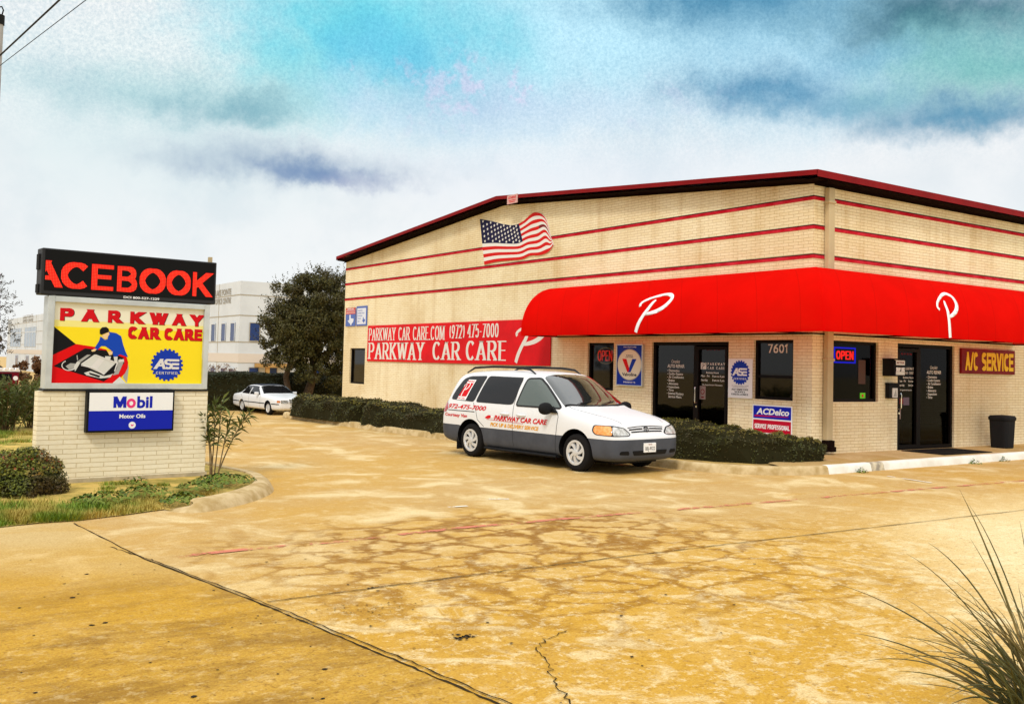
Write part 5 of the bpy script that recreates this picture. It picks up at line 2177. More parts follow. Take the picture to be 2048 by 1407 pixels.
# tail lamps, mirrors, handles, roof rack, side step, mud flaps
for s_ in (-1, 1):
    mb = MB()
    mb.poly(rounded([(-.16, .84), (.10, .84), (.17, .92), (.09, 1.03), (-.10, 1.08)], .03), 0, 0)
    drape(mb, 'tail_lamp', 'lamp_red', van, bv, (-5.08, s_ * 3.0, 0), (.86, s_ * .51, 0), (0, 0, 1), (.51, -s_ * .86, 0), .010, .03)
    mi = MB()
    c = Vector((-.62, s_ * 1.06, 1.06))
    pts = []
    for i in range(10):
        t = math.pi * i / 9
        r_ = max(.012, .11 * math.sin(t) ** .6)
        pts.append((r_, math.cos(t) * .15))
    for (r0, d0), (r1, d1) in zip(pts, pts[1:]):
        for k in range(16):
            t0, t1 = 2 * math.pi * k / 16, 2 * math.pi * (k + 1) / 16
            mi.face([c + Vector((r0 * .62 * math.cos(t0), d0 * 1.0, r0 * math.sin(t0))), c + Vector((r0 * .62 * math.cos(t1), d0, r0 * math.sin(t1))),
                     c + Vector((r1 * .62 * math.cos(t1), d1, r1 * math.sin(t1))), c + Vector((r1 * .62 * math.cos(t0), d1, r1 * math.sin(t0)))])
    mi.add([(-.46, s_ * .90, .985), (-.66, s_ * .895, .985), (-.60, s_ * .87, 1.10), (-.46, s_ * .93, .985), (-.66, s_ * .95, .985), (-.60, s_ * .93, 1.10)],
           [(0, 1, 2), (5, 4, 3), (0, 3, 4, 1), (1, 4, 5, 2), (2, 5, 3, 0)])
    mi.build('door_mirror', 'black_matte', van, smooth=True, sharp=R(50))
    for hx in (-1.40, -1.86):
        mb = MB()
        mb.tube([(hx - .10, s_ * .925, .895), (hx - .09, s_ * .965, .897), (hx + .09, s_ * .965, .897), (hx + .10, s_ * .925, .895)], [.014, .018, .018, .014], 8)
        mb.build('door_handle', 'van_white', van, smooth=True)
    mb = MB()
    mb.tube([(-1.38, s_ * .60, 1.66), (-1.55, s_ * .60, 1.745), (-1.9, s_ * .60, 1.775), (-2.6, s_ * .60, 1.775), (-3.2, s_ * .59, 1.745), (-3.45, s_ * .58, 1.64)], [.012, .022, .022, .022, .022, .012], 8)
    mb.build('roof_rail', 'seam', van, smooth=True)
    mb = MB()
    mb.box(-2.45, -.46, s_ * .83 - .085, s_ * .83 + .085, .195, .235)
    mb.tube([(-2.45, s_ * .915, .215), (-.46, s_ * .915, .215)], .026, 8)
    mb.build('side_step', 'black_matte', van)
    mb = MB()
    mb.box(-3.335, -3.32, s_ * .80 - .11, s_ * .80 + .11, .12, .46)
    mb.build('mud_flap', 'black_matte', van)
for x in (-2.0, -3.05):
    mb = MB()
    mb.tube([(x, -.60, 1.772 if x > -2.5 else 1.757), (x, 0, 1.79 if x > -2.5 else 1.775), (x, .60, 1.772 if x > -2.5 else 1.757)], .02, 8)
    mb.build('roof_rack_bar', 'seam', van, smooth=True)
mb = MB()
mb.box(-3.6, .6, -.55, .55, .16, .24)
mb.box(-.35, .35, -.75, .75, .2, .3)
mb.box(-3.2, -2.6, -.75, .75, .2, .3)
mb.build('underbody', 'black', van)

# ------------------------------------------------------------------ the saloon behind
sed = empty('parked_saloon', Matrix.Translation((1.70, 32.22, -.949)) @ Matrix.Rotation(R(-84.75), 4, 'Z'),
            'white saloon with navy vinyl roof parked behind the low hedge', 'car')
SS = [(1.08, .62, .40, .52, .58, .60, .62), (1.05, .78, .30, .58, .74, .70, .715), (.98, .86, .26, .66, .80, .79, .81), (.85, .90, .24, .72, .82, .83, .86), (.4, .935, .22, .78, .84, .875, .91),
      (-.2, .945, .22, .83, .84, .915, .955), (-.62, .95, .22, .87, .83, .945, .985), (-.75, .95, .22, .88, .80, .98, 1.03), (-1.15, .95, .22, .89, .72, 1.24, 1.29), (-1.40, .95, .22, .89, .68, 1.355, 1.395),
      (-1.8, .95, .22, .89, .67, 1.385, 1.43), (-2.5, .95, .22, .89, .67, 1.375, 1.42), (-2.85, .95, .22, .89, .68, 1.30, 1.345), (-3.15, .945, .22, .89, .73, 1.08, 1.12), (-3.30, .945, .22, .89, .80, .96, 1.00),
      (-3.6, .94, .24, .875, .82, .925, .965), (-4.0, .92, .27, .84, .80, .895, .93), (-4.15, .88, .30, .78, .78, .85, .87), (-4.22, .74, .36, .60, .66, .70, .72)]
sbody = loft_body(SS, 2)
apply_mods(sbody)
cut_arches(sbody, (0,), .375, .33, .60)
cut_arches(sbody, (-2.9,), .36, .29, .60)
slow = split_body(sbody, ['van_white', 'black'], ['van_white', 'black'], .46, (0, -2.9), .375, .33, .60, sed, 'lower_body')
bs = bvh_of([sbody, slow])
for x in (0, -2.9):
    for sd in (-1, 1):
        wheel(sed, x, sd * .90, .325, .20, sd, plain=True)


def sside(mbx, name, mats, off=.004, step=.08):
    for sg_ in (-1, 1):
        drape(mbx, name, mats, sed, bs, (0, sg_ * 3, 0), (1, 0, 0), (0, 0, 1), (0, -sg_, 0), off, step)


mb = MB()
mb.poly(rounded([(-2.05, .93), (-2.02, 1.33), (-1.50, 1.32), (-.98, .98), (-.90, .93)], .03), 0, 0)
sside(mb, 'front_window', 'car_glass', .006)
mb = MB()
mb.poly(rounded([(-3.02, .95), (-2.72, 1.26), (-2.15, 1.33), (-2.13, .93)], .03), 0, 0)
sside(mb, 'rear_window', 'car_glass', .006)
mb = MB()
mb.ribbon([(1.0, .545), (-4.15, .545)], .045, 0, 0)
sside(mb, 'rub_strip', 'dgrey', .008)
mb = MB()
for q in ([(-2.09, 1.33), (-2.09, .3)], [(-.86, .92), (-.80, .5), (-.82, .3)], [(-3.05, .9), (-2.75, .66)]):
    mb.ribbon(q, .010, 0, 0)
sside(mb, 'door_gap', 'seam', .003)
mb = MB()
mb.poly([(-3.32, -.76), (-3.32, .76), (-2.95, .76), (-1.42, .70), (-1.42, -.70), (-2.95, -.76)], 0, 0)
drape(mb, 'vinyl_roof', 'vinyl_navy', sed, bs, (0, 0, 3), (1, 0, 0), (0, 1, 0), (0, 0, -1), .004, .08)
mb = MB()
mb.poly(rounded([(-.72, -.80), (-.66, 0), (-.72, .80), (-1.34, .66), (-1.38, 0), (-1.34, -.66)], .04), 0, 0)
drape(mb, 'windscreen', 'car_glass', sed, bs, (0, 0, 3), (1, 0, 0), (0, 1, 0), (0, 0, -1), .008, .08)
mb = MB()
mb.box(-.34, .34, .58, .78, 0, 0, 0)
drape(mb, 'grille', 'grey', sed, bs, (3, 0, 0), FA, FB, FD, .010, .06)
for s_ in (-1, 1):
    mb = MB()
    mb.box(min(s_ * .40, s_ * .76), max(s_ * .40, s_ * .76), .60, .74, 0, 0, 0)
    drape(mb, 'headlight', 'lamp_clear', sed, bs, (3, 0, 0), FA, FB, FD, .012, .05)
    mb = MB()
    mb.box(.86, 1.02, .62, .73, 0, 0)
    drape(mb, 'turn_signal', 'lamp_amber', sed, bs, (0, s_ * 3, 0), (1, 0, 0), (0, 0, 1), (0, -s_, 0), .010, .05)
    mb = MB()
    mb.box(-1.16, -1.00, s_ * .92 - .0 if s_ > 0 else -1.10, 1.10 if s_ > 0 else -.92, .93, 1.06)
    mb.build('door_mirror', 'van_white', sed, bevel=.03)

# ------------------------------------------------------------------ fire engine far off on the left
fe = empty('fire_engine', Matrix.Translation((-8.1, 53.8, -1.6)) @ Matrix.Rotation(R(-70), 4, 'Z'), 'dark red fire engine with white roof lights far off beyond the shrubs', 'fire engine')
mb = MB()
mb.box(-6.5, 0, -1.2, 1.2, .5, 2.12)
mb.build('body', 'truck_red', fe, bevel=.08)
mb = MB()
mb.box(-3.5, .02, -1.22, 1.22, 2.125, 2.24)
for k in range(7):
    mb.box(-.10, .06, -1.1 + k * .34, -.9 + k * .34, 2.24, 2.36)
mb.build('light_bar', 'white', fe)
mb = MB()
mb.box(0, .03, -.72, .72, 1.45, 2.0)
mb.build('windscreen', 'car_glass', fe)
for s_ in (-1, 1):
    mb = MB()
    mb.tube([(0, s_ * .95, 1.72), (.06, s_ * .95, 1.72)], .14, 14)
    mb.build('headlight', 'white', fe)
    mb = MB()
    mb.tube([(-1.2, s_ * 1.0, .5), (-1.2, s_ * 1.22, .5)], .5, 20)
    mb.build('wheel', 'tyre', fe)
    mb = MB()
    mb.tube([(-5.2, s_ * 1.0, .5), (-5.2, s_ * 1.22, .5)], .5, 20)
    mb.build('wheel', 'tyre', fe)

# =================================================================== OFFICE BUILDING
OX, OY, OH = 10.73, 66.0, 8.03
of = empty('office_building', None, 'long pale two storey office block behind the tall hedge and the oak tree', 'building')
mb = MB()
mb.box(OX, OX + 40, OY, 206, -2.6, OH)
mb.build('wall', 'office', of)
mb = MB()
for z in (6.9, 5.2, 3.0):
    mb.box(OX - .03, OX, OY, 206, z - .035, z + .035, 0)
    mb.box(OX - .03, OX + 40, OY - .03, OY, z - .035, z + .035, 0)
for k in range(12):
    y = OY + 5.5 + k * 11
    mb.box(OX - .028, OX, y - .03, y + .03, -2, OH, 0)
for k in range(6):
    x = OX + 4.2 + k * 6
    mb.box(x - .03, x + .03, OY - .028, OY, -1, OH, 0)
mb.build('panel_joint', 'office_joint', of)
mb = MB()
mb.box(OX - .05, OX, OY, 206, 1.30, 2.05)
mb.box(OX - .05, OX + 40, OY - .05, OY, 1.30, 2.05)
mb.build('wall_band', 'office_band', of)


def owin_l(y0_, y1_, z0_, z1_, mat, panes=1):
    e = empty('window', None)
    e.parent = of
    mb = MB()
    mb.box(OX - .045, OX, y0_, y1_, z0_, z1_)
    mb.build('pane', mat, e)
    mb = MB()
    for k in range(panes + 1):
        y = y0_ + (y1_ - y0_) * k / panes
        wd = .10 if panes == 1 else .28
        mb.box(OX - .07, OX - .046, y - wd / 2, y + wd / 2, z0_, z1_)
    mb.box(OX - .072, OX - .046, y0_, y1_, z1_ - .05, z1_ + .05)
    if panes > 1:
        mb.box(OX - .072, OX - .046, y0_, y1_, z1_ - .95, z1_ - .8)
    mb.build('frame', 'office', e)


for y in (67.0, 69.4, 72.2, 74.3, 80, 84, 92, 98, 106, 114):
    owin_l(y, y + 1.1, 3.1, 4.6, 'office_glass')
for y in (66.9, 69.0, 71.8, 75.5, 80, 86):
    owin_l(y, y + 1.3, .0, .80, 'office_glass')
owin_l(170.2, 183.0, 2.58, 6.05, 'office_glass2', 4)
owin_l(187.5, 201.3, 2.58, 6.05, 'office_glass2', 4)
owin_l(150, 163.0, 2.58, 6.05, 'office_glass2', 4)
for y in (166, 177, 190):
    owin_l(y, y + 3.2, -1.4, 1.0, 'office_glass')


def owin_r(x0_, x1_, z0_, z1_):
    e = empty('window', None)
    e.parent = of
    mb = MB()
    mb.box(x0_, x1_, OY - .045, OY, z0_, z1_)
    mb.build('pane', 'office_glass', e)
    mb = MB()
    bar_frame(mb, x0_ - .05, x1_ + .05, z0_ - .05, z1_ + .05, .05, .046, .07)
    mb.v = [(p[0], OY - p[2], p[1]) for p in mb.v]
    mb.build('frame', 'office_joint', e)


for a, b, c, d in ((11.62, 12.44, 3.12, 4.58), (14.2, 15.1, 3.12, 4.58), (17, 18, 3.12, 4.58), (11.67, 12.45, 0, .88), (13.34, 14.05, 0, .90), (16, 18.2, 0, .9), (19.5, 21.5, 0, .9)):
    owin_r(a, b, c, d)
mb = MB()
mb.box(12.1, 15.0, OY - 1.2, OY - .06, .95, 1.26)
mb.box(12.75, 13.05, OY - 1.1, OY - .8, 0, .949)
mb.build('entrance_canopy', 'office_tan', of)
mb = MB()
fo = frame((OX - .04, 72.6, 0), (0, -1, 0), (0, 0, 1))
m2 = MB()
text(m2, 'LAKE POINTE', .1, 4.3, 7.02, .50, 0, bold=.02)
text(m2, 'OFFICE CENTRE', .1, 4.3, 6.30, .46, 0, bold=.02)
m2.v = [tuple(fo @ Vector(p)) for p in m2.v]
m2.build('lettering', 'letters_grey', of)
m2 = MB()
fo = frame((OX - .04, 186, 0), (0, -1, 0), (0, 0, 1))
text(m2, 'LAKE POINTE', .1, 12, 7.75, .55, 0, bold=.02)
text(m2, 'OFFICE CENTRE', .1, 12, 7.05, .50, 0, bold=.02)
m2.v = [tuple(fo @ Vector(p)) for p in m2.v]
m2.build('lettering', 'letters_grey', of)


# =================================================================== PLANTS
def hedge(name, spine, h, wfun, label, group, leafn, size=.05, mats=('hedge', 'hedge_top'), seed=1, z0=.10):
    """Clipped hedge: a rounded dark core under a skin of small leaves; spine is a list of (x, y, halfwidth)."""
    rnd = random.Random(seed)
    e = empty(name, None, label, 'hedge', group)
    e.location = (spine[0][0], spine[0][1], 0)
    off = Vector((spine[0][0], spine[0][1], 0))
    pts, ws = smooth_line([(s[0], s[1]) for s in spine], [s[2] for s in spine], 6)
    n = len(pts)
    prof = []
    for i in range(13):
        t = math.pi * i / 12
        c, s = math.cos(t), math.sin(t)
        prof.append((math.copysign(abs(c) ** .45, c), abs(s) ** .5))

    def surf(i_f, k):
        i = min(int(i_f), n - 2)
        t = i_f - i
        p = Vector(pts[i]).lerp(Vector(pts[i + 1]), t)
        d = (Vector(pts[i + 1]) - Vector(pts[i])).normalized()
        nn = Vector((-d.y, d.x))
        endf = min(1.0, min(i_f, n - 1 - i_f) / 2.0 + .12) ** .45
        wd = (ws[i] * (1 - t) + ws[i + 1] * t) * (endf * .5 + .5)
        hh = wfun(i_f / (n - 1)) * h
        j = min(int(k), 11)
        q = k - j
        a = prof[j][0] * (1 - q) + prof[j + 1][0] * q
        b = prof[j][1] * (1 - q) + prof[j + 1][1] * q
        wob = .035 * math.sin(i_f * 1.7 + k) + .03 * math.sin(i_f * .63 + k * 2.1)
        return Vector((p.x + nn.x * a * (wd + wob), p.y + nn.y * a * (wd + wob), z0 + b * (hh * (.85 + .15 * endf) + wob))) - off

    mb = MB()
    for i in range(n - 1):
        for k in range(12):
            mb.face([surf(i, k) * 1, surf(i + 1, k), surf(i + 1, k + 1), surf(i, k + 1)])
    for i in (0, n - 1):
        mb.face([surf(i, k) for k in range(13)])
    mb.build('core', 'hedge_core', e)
    mb = MB()
    for q in range(leafn):
        if q % 12 == 0:      # the two blunt ends
            i_f = rnd.choice((0.0, n - 1 - .001))
            k = rnd.uniform(0, 12)
            a, b = surf(i_f, k), surf(i_f, 12 - k)
            p = a.lerp(b, rnd.random())
            d = Vector(pts[1]) - Vector(pts[0]) if i_f == 0 else Vector(pts[-2]) - Vector(pts[-1])
            nrm = Vector((-d.x, -d.y, .3)).normalized()
            top = p.z > z0 + h * .8
        else:
            i_f = rnd.uniform(0, n - 1.001)
            k = rnd.uniform(0, 12)
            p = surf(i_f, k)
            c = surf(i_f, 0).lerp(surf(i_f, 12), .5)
            c.z = z0 + h * .3
            nrm = (p - c).normalized()
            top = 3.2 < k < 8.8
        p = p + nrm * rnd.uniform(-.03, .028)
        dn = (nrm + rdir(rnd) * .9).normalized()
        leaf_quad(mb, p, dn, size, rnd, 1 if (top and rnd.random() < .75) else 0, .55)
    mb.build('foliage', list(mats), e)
    return e


G = 'clipped hedges along the shop front'
hedge('hedge', [(-4.42, 15.0, .55), (-4.40, 13.6, .62), (-4.22, 12.2, .60), (-4.10, 11.2, .52)], .60, lambda t: 1.0, 'low clipped hedge at the far end of the bed near the white saloon', G, 9000, seed=1)
hedge('hedge', [(-4.10, 11.0, .55), (-3.95, 9.5, .62), (-3.75, 7.5, .62), (-3.45, 5.2, .60)], .60, lambda t: .92 + .08 * math.sin(t * 9), 'low clipped hedge behind the rear of the courtesy van', G, 10000, seed=2)
hedge('hedge', [(-3.05, 4.6, .55), (-2.75, 2.6, .62), (-2.30, 1.0, .68), (-1.95, .1, .66), (-1.30, -.42, .52), (-.70, -.52, .44)], .66, lambda t: 1.0 - .42 * max(0, t - .35) / .65, 'low rounded hedge curling round the corner in front of the shop doors', G, 16000, size=.042, seed=3)
hedge('hedge', [(-4.6, 37.0, .9), (-3.4, 37.0, .9), (-2, 37.0, .9), (3, 37.0, .9), (8, 37.0, .9), (12, 37.2, .9)], 1.98, lambda t: 1.0, 'tall dark hedge running behind the white saloon', None, 30000, size=.11, mats=('hedge_far', 'hedge_far'), seed=4, z0=-1.0)


def crown_tree(name, base, trunks, clumps, leafmat, n, size, label, cat='tree', group=None, seed=1, bark='bark', twigs=0, asp=.5):
    rnd = random.Random(seed)
    e = empty(name, Matrix.Translation(base), label, cat, group)
    mb = MB()
    for t in trunks:
        pts, rs_ = t
        mb.tube(pts, rs_, 9)
    cl_ = [(Vector(c), r) for c, r in clumps]
    for c, r in cl_:
        t = rnd.choice(trunks)
        a = Vector(t[0][-1])
        mid = a.lerp(c, .5) + Vector((rnd.uniform(-.15, .15), rnd.uniform(-.15, .15), .05))
        mb.tube([a, mid, c], [t[1][-1] * .6, t[1][-1] * .4, .012], 6)
    mb.build('trunk', bark, e, smooth=True)
    mb = MB()
    tot = sum(r ** 2.2 for c, r in cl_)
    for c, r in cl_:
        k = int(n * r ** 2.2 / tot)
        sub = [(c + rdir(rnd) * r * rnd.uniform(.45, .95), r * rnd.uniform(.18, .38)) for _ in range(16)]
        for _ in range(k):
            sc, sr = rnd.choice(sub)
            d = rdir(rnd)
            p = sc + d * sr * rnd.random() ** .4
            leaf_quad(mb, p, (d + rdir(rnd)).normalized(), size, rnd, 0, asp)
        for _ in range(twigs):
            d = rdir(rnd)
            if d.z < -.2:
                continue
            p0 = c + d * r * .8
            ln = rnd.uniform(.2, .5) * r
            dd = (d + Vector((0, 0, .7))).normalized()
            for q in range(9):
                p = p0 + dd * ln * q / 8 + rdir(rnd) * .03
                leaf_quad(mb, p, rdir(rnd), size * .9, rnd, 0, asp)
    mb.build('crown', leafmat, e)
    return e


crown_tree('oak_tree', (3.4, 34.6, -.97),
           [([(-.62, 0, 0), (-.60, .05, .9), (-.80, .0, 1.8), (-.6, 0, 2.6)], [.20, .17, .15, .10]), ([(.30, -.1, 0), (.36, -.1, .9), (.62, -.1, 1.8), (.6, 0, 2.8)], [.30, .24, .20, .14])],
           [((-0.2, 0, 4.4), 1.7), ((-1.22, .1, 3.6), 1.3), ((1.3, 0, 3.9), 1.6), ((0.4, -.3, 5.9), 1.6), ((-0.63, .1, 5.6), 1.3), ((1.6, 0, 6.0), 1.4), ((-1.35, -.1, 4.7), 1.0), ((2.3, .2, 4.9), 1.4), ((-0.83, -.6, 2.7), .95), ((0.3, -.6, 2.9), 1.1), ((1.8, -.3, 2.7), 1.1), ((0.7, 0, 6.7), .9), ((2.4, 0, 6.6), 1.1), ((-1.49, 0, 3.7), .75), ((3.2, 0, 3.6), 1.3), ((3.2, 0, 5.6), 1.3), ((0.4, -.9, 4.4), 1.5), ((-0.76, -.8, 4.2), 1.2), ((1.6, -.8, 4.7), 1.3), ((-0.4, -.6, 3.4), 1.0), ((0.9, -.8, 3.4), 1.1), ((-1.22, -.5, 3.0), .8), ((1.0, -.6, 5.4), 1.1), ((-0.2, -.7, 5.0), 1.0), ((2.4, -.5, 3.6), 1.0), ((-0.56, -.7, 2.2), .7), ((0.1, -.9, 2.1), .8), ((1.2, -.6, 2.0), .9), ((2.2, -.2, 2.2), .9)],
           'oak', 90000, .125, 'dense dark oak tree rising behind the saloon beside the shop', 'tree', seed=3, twigs=44)
crown_tree('rusty_shrub', (-5.0, 62.0, -1.75), [([(0, 0, 0), (0, 0, 1.0)], [.12, .06])],
           [((0, 0, 1.9), 1.2), ((1.2, 0, 2.1), 1.0), ((-.9, 0, 1.8), .8), ((.6, 0, 2.6), .6)], 'rust', 5000, .22, 'rust brown leafy shrub in front of the far end of the office block', 'shrub', seed=5)
crown_tree('bare_shrub', (1.0, 41.0, .1), [([(0, 0, 0), (0, 0, .6)], [.06, .04])],
           [((0, 0, .95), .42), ((.6, 0, .9), .38), ((-.5, 0, .92), .35), ((1.1, 0, .8), .30)], 'rust', 700, .07, 'thin half bare shrub showing over the tall hedge below the office lettering', 'shrub', seed=6, twigs=2)
crown_tree('street_tree', (-13.0, 21.5, -.3), [([(0, 0, 0), (.1, 0, 1.6), (.2, 0, 2.6)], [.16, .13, .09])],
           [((.9, -.3, 2.9), .62), ((1.1, -.4, 3.5), .50), ((.3, 0, 3.8), .9), ((1.25, -.3, 2.4), .40), ((.2, 0, 2.6), .8), ((1.0, 0, 4.2), .35)], 'far_tree', 2600, .10, 'thin feathery tree rising above the oleander shrubs', 'tree', seed=7, twigs=10, asp=.28)
crown_tree('street_tree', (-9.8, 58.0, -1.6), [([(0, 0, 0), (0, 0, 2)], [.25, .15])],
           [((0, 0, 3.0), 1.6), ((1.2, 0, 2.4), 1.1), ((1.6, 0, 3.6), .7), ((.6, 0, 4.2), .8)], 'far_tree', 5000, .24, 'dark distant tree standing beyond the fire engine', 'tree', seed=8)


def oleander(base, nst, h, spread, leaves, label, group, seed, size=.11, lean=(0, 0), mat='oleander', cat='shrub', name='oleander_shrub', low=.15):
    rnd = random.Random(seed)
    e = empty(name, Matrix.Translation(base), label, cat, group)
    ms, ml = MB(), MB()
    for i in range(nst):
        t = rnd.uniform(0, 6.28)
        r0 = rnd.uniform(0, spread * .25)
        r1 = rnd.uniform(.2, 1.0) * spread
        hh = h * rnd.uniform(.65, 1.0)
        p0 = Vector((r0 * math.cos(t), r0 * math.sin(t), -.03))
        p2 = Vector((r1 * math.cos(t) + lean[0] * hh, r1 * math.sin(t) + lean[1] * hh, hh))
        p1 = p0.lerp(p2, .5) + Vector((-math.cos(t) * r1 * .18, -math.sin(t) * r1 * .18, hh * .08))
        pts = []
        for q in range(8):
            a = q / 7
            pts.append((1 - a) ** 2 * p0 + 2 * a * (1 - a) * p1 + a * a * p2)
        ms.tube(pts, [.012 * (1 - .7 * q / 7) for q in range(8)], 5)
        for k in range(leaves):
            a = rnd.uniform(low, 1.0) ** .8
            f = a * 7
            j = min(int(f), 6)
            p = pts[j].lerp(pts[j + 1], f - j)
            d = (pts[j + 1] - pts[j]).normalized()
            out = (d * .8 + rdir(rnd) * 1.0).normalized()
            L = size * rnd.uniform(.7, 1.25)
            sd_ = out.cross(Vector((rnd.uniform(-1, 1), rnd.uniform(-1, 1), 1))).normalized() * L * .085
            tip = p + out * L + Vector((0, 0, -L * .15))
            ml.face([p, p + out * L * .45 + sd_, tip, p + out * L * .45 - sd_], 0)
    ms.build('stems', 'bark_pale', e)
    ml.build('foliage', mat, e)
    return e


GO = 'oleander shrubs behind the roadside sign'
oleander((-13.05, 10.4, .02), 60, 1.22, .85, 75, 'bushy oleander shrub standing beneath the feathery tree', GO, 1, .13)
oleander((-12.35, 11.4, .02), 46, 1.20, .70, 70, 'oleander shrub growing closest to the roadside sign', GO, 2, .13)
oleander((-13.9, 9.6, .02), 40, 1.15, .8, 60, 'oleander shrub standing farthest from the roadside sign', GO, 3, .13)
oleander((-11.42, 1.30, .11), 6, 1.12, .38, 60, 'young slender oleander on bare stems beside the brick sign base', None, 9, .17, lean=(.16, .04), name='oleander_sapling', low=.35)
# rose bush in front of the sign
rb_ = empty('rose_bush', Matrix.Translation((-14.05, .42, .06)) @ Matrix.Diagonal((.92, .80, .74, 1)), 'round dark rose bush with red tips in front of the brick sign base', 'shrub')
rnd = random.Random(14)
mb = MB()
mc = MB()
for i in range(26):
    t = rnd.uniform(0, 6.28)
    r = rnd.uniform(.1, .42)
    mc.tube([(0, 0, -.02), (r * .6 * math.cos(t), r * .6 * math.sin(t), .3), (r * math.cos(t), r * math.sin(t), rnd.uniform(.45, .75))], [.012, .008, .004], 5)
mc.build('stems', 'bark_pale', rb_)
lumps = [(0, 0, .36, .36), (.24, -.05, .30, .27), (-.28, .05, .34, .30), (.05, -.22, .30, .30), (.12, .1, .55, .24), (-.20, -.12, .52, .25), (.34, -.12, .16, .20), (-.05, -.34, .16, .22), (-.36, -.15, .18, .24), (.33, .08, .46, .17), (.02, -.08, .66, .15), (-.42, .05, .52, .16)]
for i in range(17000):
    lx, ly, lz, lr = lumps[min(len(lumps) - 1, int(len(lumps) * rnd.random() ** 1.15))]
    d = rdir(rnd)
    p = Vector((lx, ly, lz)) + d * lr * rnd.uniform(.80, 1.08) + rdir(rnd) * .02
    if p.z < .0:
        continue
    tip = p.z > .42 and rnd.random() < .05
    leaf_quad(mb, p, (d + rdir(rnd) * .8).normalized(), .042, rnd, 1 if tip else (2 if p.z > .40 and rnd.random() < .5 else 0), .6)
mb.build('foliage', ['rose', 'rose_tip', 'rose_top'], rb_)
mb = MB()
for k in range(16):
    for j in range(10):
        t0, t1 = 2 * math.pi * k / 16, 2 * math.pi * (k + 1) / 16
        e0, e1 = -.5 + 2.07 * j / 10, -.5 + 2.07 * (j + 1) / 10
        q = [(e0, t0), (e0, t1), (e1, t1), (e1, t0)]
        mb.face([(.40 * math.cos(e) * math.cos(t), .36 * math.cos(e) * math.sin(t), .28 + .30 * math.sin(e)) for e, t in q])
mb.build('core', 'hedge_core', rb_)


def weed(x, y, z, r, n, label, seed, group, size=.05, mat='weed'):
    rnd = random.Random(seed)
    mb = MB()
    for i in range(n):
        t = rnd.uniform(0, 6.28)
        q = r * rnd.random() ** .6
        p = Vector((q * math.cos(t), q * math.sin(t), rnd.uniform(.0, .10) * (1.2 - q / r)))
        leaf_quad(mb, p, (Vector((math.cos(t) * .5, math.sin(t) * .5, 1)) + rdir(rnd) * .5).normalized(), size, rnd, 0, .6)
    o = mb.build('weed', mat)
    o.location = (x, y, z)
    return setp(o, label, 'weed', group)


GW = 'weeds on the sign island'
weed(-11.55, .55, .13, .42, 420, 'leafy dark weed patch at the rounded nose of the kerbed island', 1, GW, .065)
weed(-12.05, .05, .12, .30, 240, 'low weed tuft between the island nose and the bare strip', 2, GW, .06)
weed(-12.75, -.1, .11, .34, 240, 'spreading weed in the bare strip below the brick base', 3, GW, .06)
weed(-12.65, .8, .12, .2, 90, 'small weed at the foot of the brick base', 4, GW, .05)
weed(-12.45, -.72, .08, .30, 260, 'dark weed clump where the kerb tapers into the grass', 5, GW, .06)
weed(-13.3, -.35, .09, .34, 260, 'weed between the rose bush and the drive edge', 6, GW, .06)
GK = 'weeds in the kerb joint'
weed(-.72, -1.66, .0, .14, 60, 'weed in the white kerb gutter nearest the corner', 7, GK, .05)
weed(3.15, -1.55, .0, .16, 70, 'weed in the white kerb gutter in front of the doormat', 8, GK, .05)
weed(4.35, -1.5, .0, .14, 50, 'weed in the white kerb gutter nearest the litter bin', 9, GK, .05)
weed(-4.52, 10.9, .1, .12, 40, 'green weed in the gap between the two far hedges', 10, None, .07)

# ornamental grass in the near corner
og = empty('fountain_grass', Matrix.Translation((-10.75, -10.02, 0)), 'spiky ornamental grass clump with long thin arching blades', 'grass clump')
rnd = random.Random(31)
CAMP = Vector((-15.85, -12.53, 1.815))
fw = Vector((.565, .824, .044)).normalized()
rt = Vector((.824, -.566, .024)).normalized()
upv = Vector((-.045, -.022, .999))


def blade(mb, p0, p1, p2, w0):
    side_ = (p2 - p0).cross(Vector((fw.x, fw.y, .2))).normalized()
    ca, cb = [], []
    N = 12
    for q in range(N + 1):
        a = q / N
        p = (1 - a) ** 2 * p0 + 2 * a * (1 - a) * p1 + a * a * p2
        wd = w0 * (1 - a) ** .7 + .0008
        ca.append(p - side_ * wd * .5)
        cb.append(p + side_ * wd * .5)
    cc = [(a + b) / 2 + Vector((-fw.x, -fw.y, 0)) * (.35 * (b - a).length) for a, b in zip(ca, cb)]
    i = len(mb.v)
    for a, b, c in zip(ca, cb, cc):
        mb.v += [tuple(a), tuple(c), tuple(b)]
    for q in range(N):
        for k in (0, 1):
            mb.f.append((i + q * 3 + k, i + q * 3 + k + 1, i + q * 3 + 3 + k + 1, i + q * 3 + 3 + k))
            mb.m.append(0)


mb = MB()
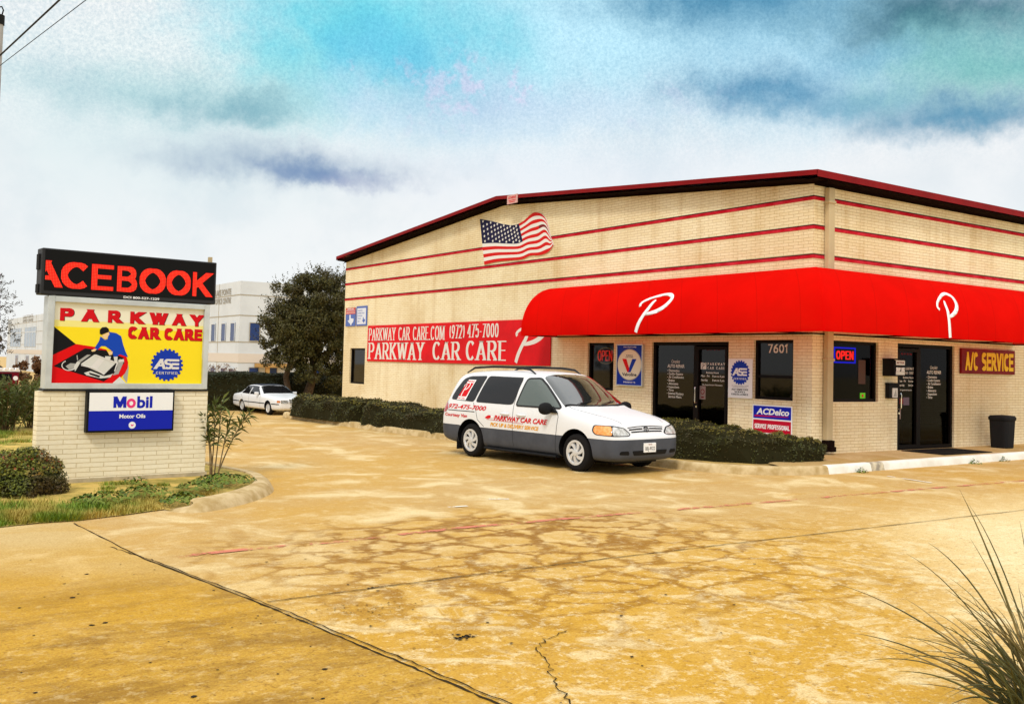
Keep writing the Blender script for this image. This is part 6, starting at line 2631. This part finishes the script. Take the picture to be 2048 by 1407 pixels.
# long arching blades: (reach to the left, height, reach in depth)
LONG = [(-.98, .72, .5), (-.95, .50, .25), (-.72, .98, .0), (-.42, 1.30, .1), (-.30, 1.22, .3), (-.16, 1.16, -.2), (-.04, 1.12, .2), (-.70, .82, -.2), (-.66, .74, .3), (-.45, .86, -.3), (-.40, .80, .4), (-.22, .96, .5), (.05, 1.2, 0), (.2, 1.1, .2), (-.60, .55, -.1), (-.85, .38, .1), (-.5, 1.0, .35), (-.35, .68, -.4)]
for i in range(250):
    if i < len(LONG):
        sx, hh, sd_ = LONG[i]
    else:
        t = rnd.uniform(0, 2 * math.pi)
        rr = rnd.uniform(.15, .85)
        sx, sd_ = rr * math.cos(t), rr * math.sin(t)
        hh = rnd.uniform(.25, .80) * (1.1 - .45 * rr)
    p0 = Vector((rnd.gauss(0, .07), rnd.gauss(0, .07), -.02))
    p2 = p0 + rt * sx + Vector((fw.x, fw.y, 0)) * sd_ + Vector((0, 0, hh))
    droop = rnd.uniform(.05, .22)
    p1 = p0.lerp(p2, .5) + Vector((0, 0, droop + .10 * abs(sx)))
    p2.z -= droop * .4
    blade(mb, p0, p1, p2, rnd.uniform(.008, .018))
mb.build('blades', 'blade', og)
mb = MB()
mb.tube([(0, 0, -.02), (0, 0, .06)], [.16, .10], 12)
mb.build('root_crown', 'soil', og)

# =================================================================== POLE AND WIRES
pl = empty('utility_pole', Matrix.Translation((-13.86, 7.58, 0)), 'tall grey utility pole carrying two overhead wires', 'pole')
mb = MB()
mb.tube([(-.0, 0, -.1), (0.06, 0, 8.0)], [.14, .085], 16)
mb.build('shaft', 'pole', pl, smooth=True, sharp=R(40))
mb = MB()
mb.tube([(.06, 0, 7.85), (.06, 0, 8.03)], .10, 14)
mb.tube([(.10, 0, 8.0), (.13, 0, 8.14), (.10, 0, 8.2), (.05, 0, 8.18)], .014, 6)
mb.build('cap', 'cable', pl)


def wire(name, a, b, r, sag, label):
    a, b = Vector(a), Vector(b)
    mb = MB()
    mb.tube([a.lerp(b, t / 24) + Vector((0, 0, -sag * 4 * (t / 24) * (1 - t / 24))) for t in range(25)], r, 6)
    setp(mb.build(name, 'cable'), label, 'wire')


wire('overhead_wire', (-13.76, 7.58, 7.27), (-11.7, -12.8, 7.27), .016, .0, 'thick black overhead cable leaving the grey pole')
wire('overhead_wire', (-13.76, 7.55, 7.07), (-11.03, -13.0, 7.07), .0065, .0, 'thin overhead wire running just below the thick cable')
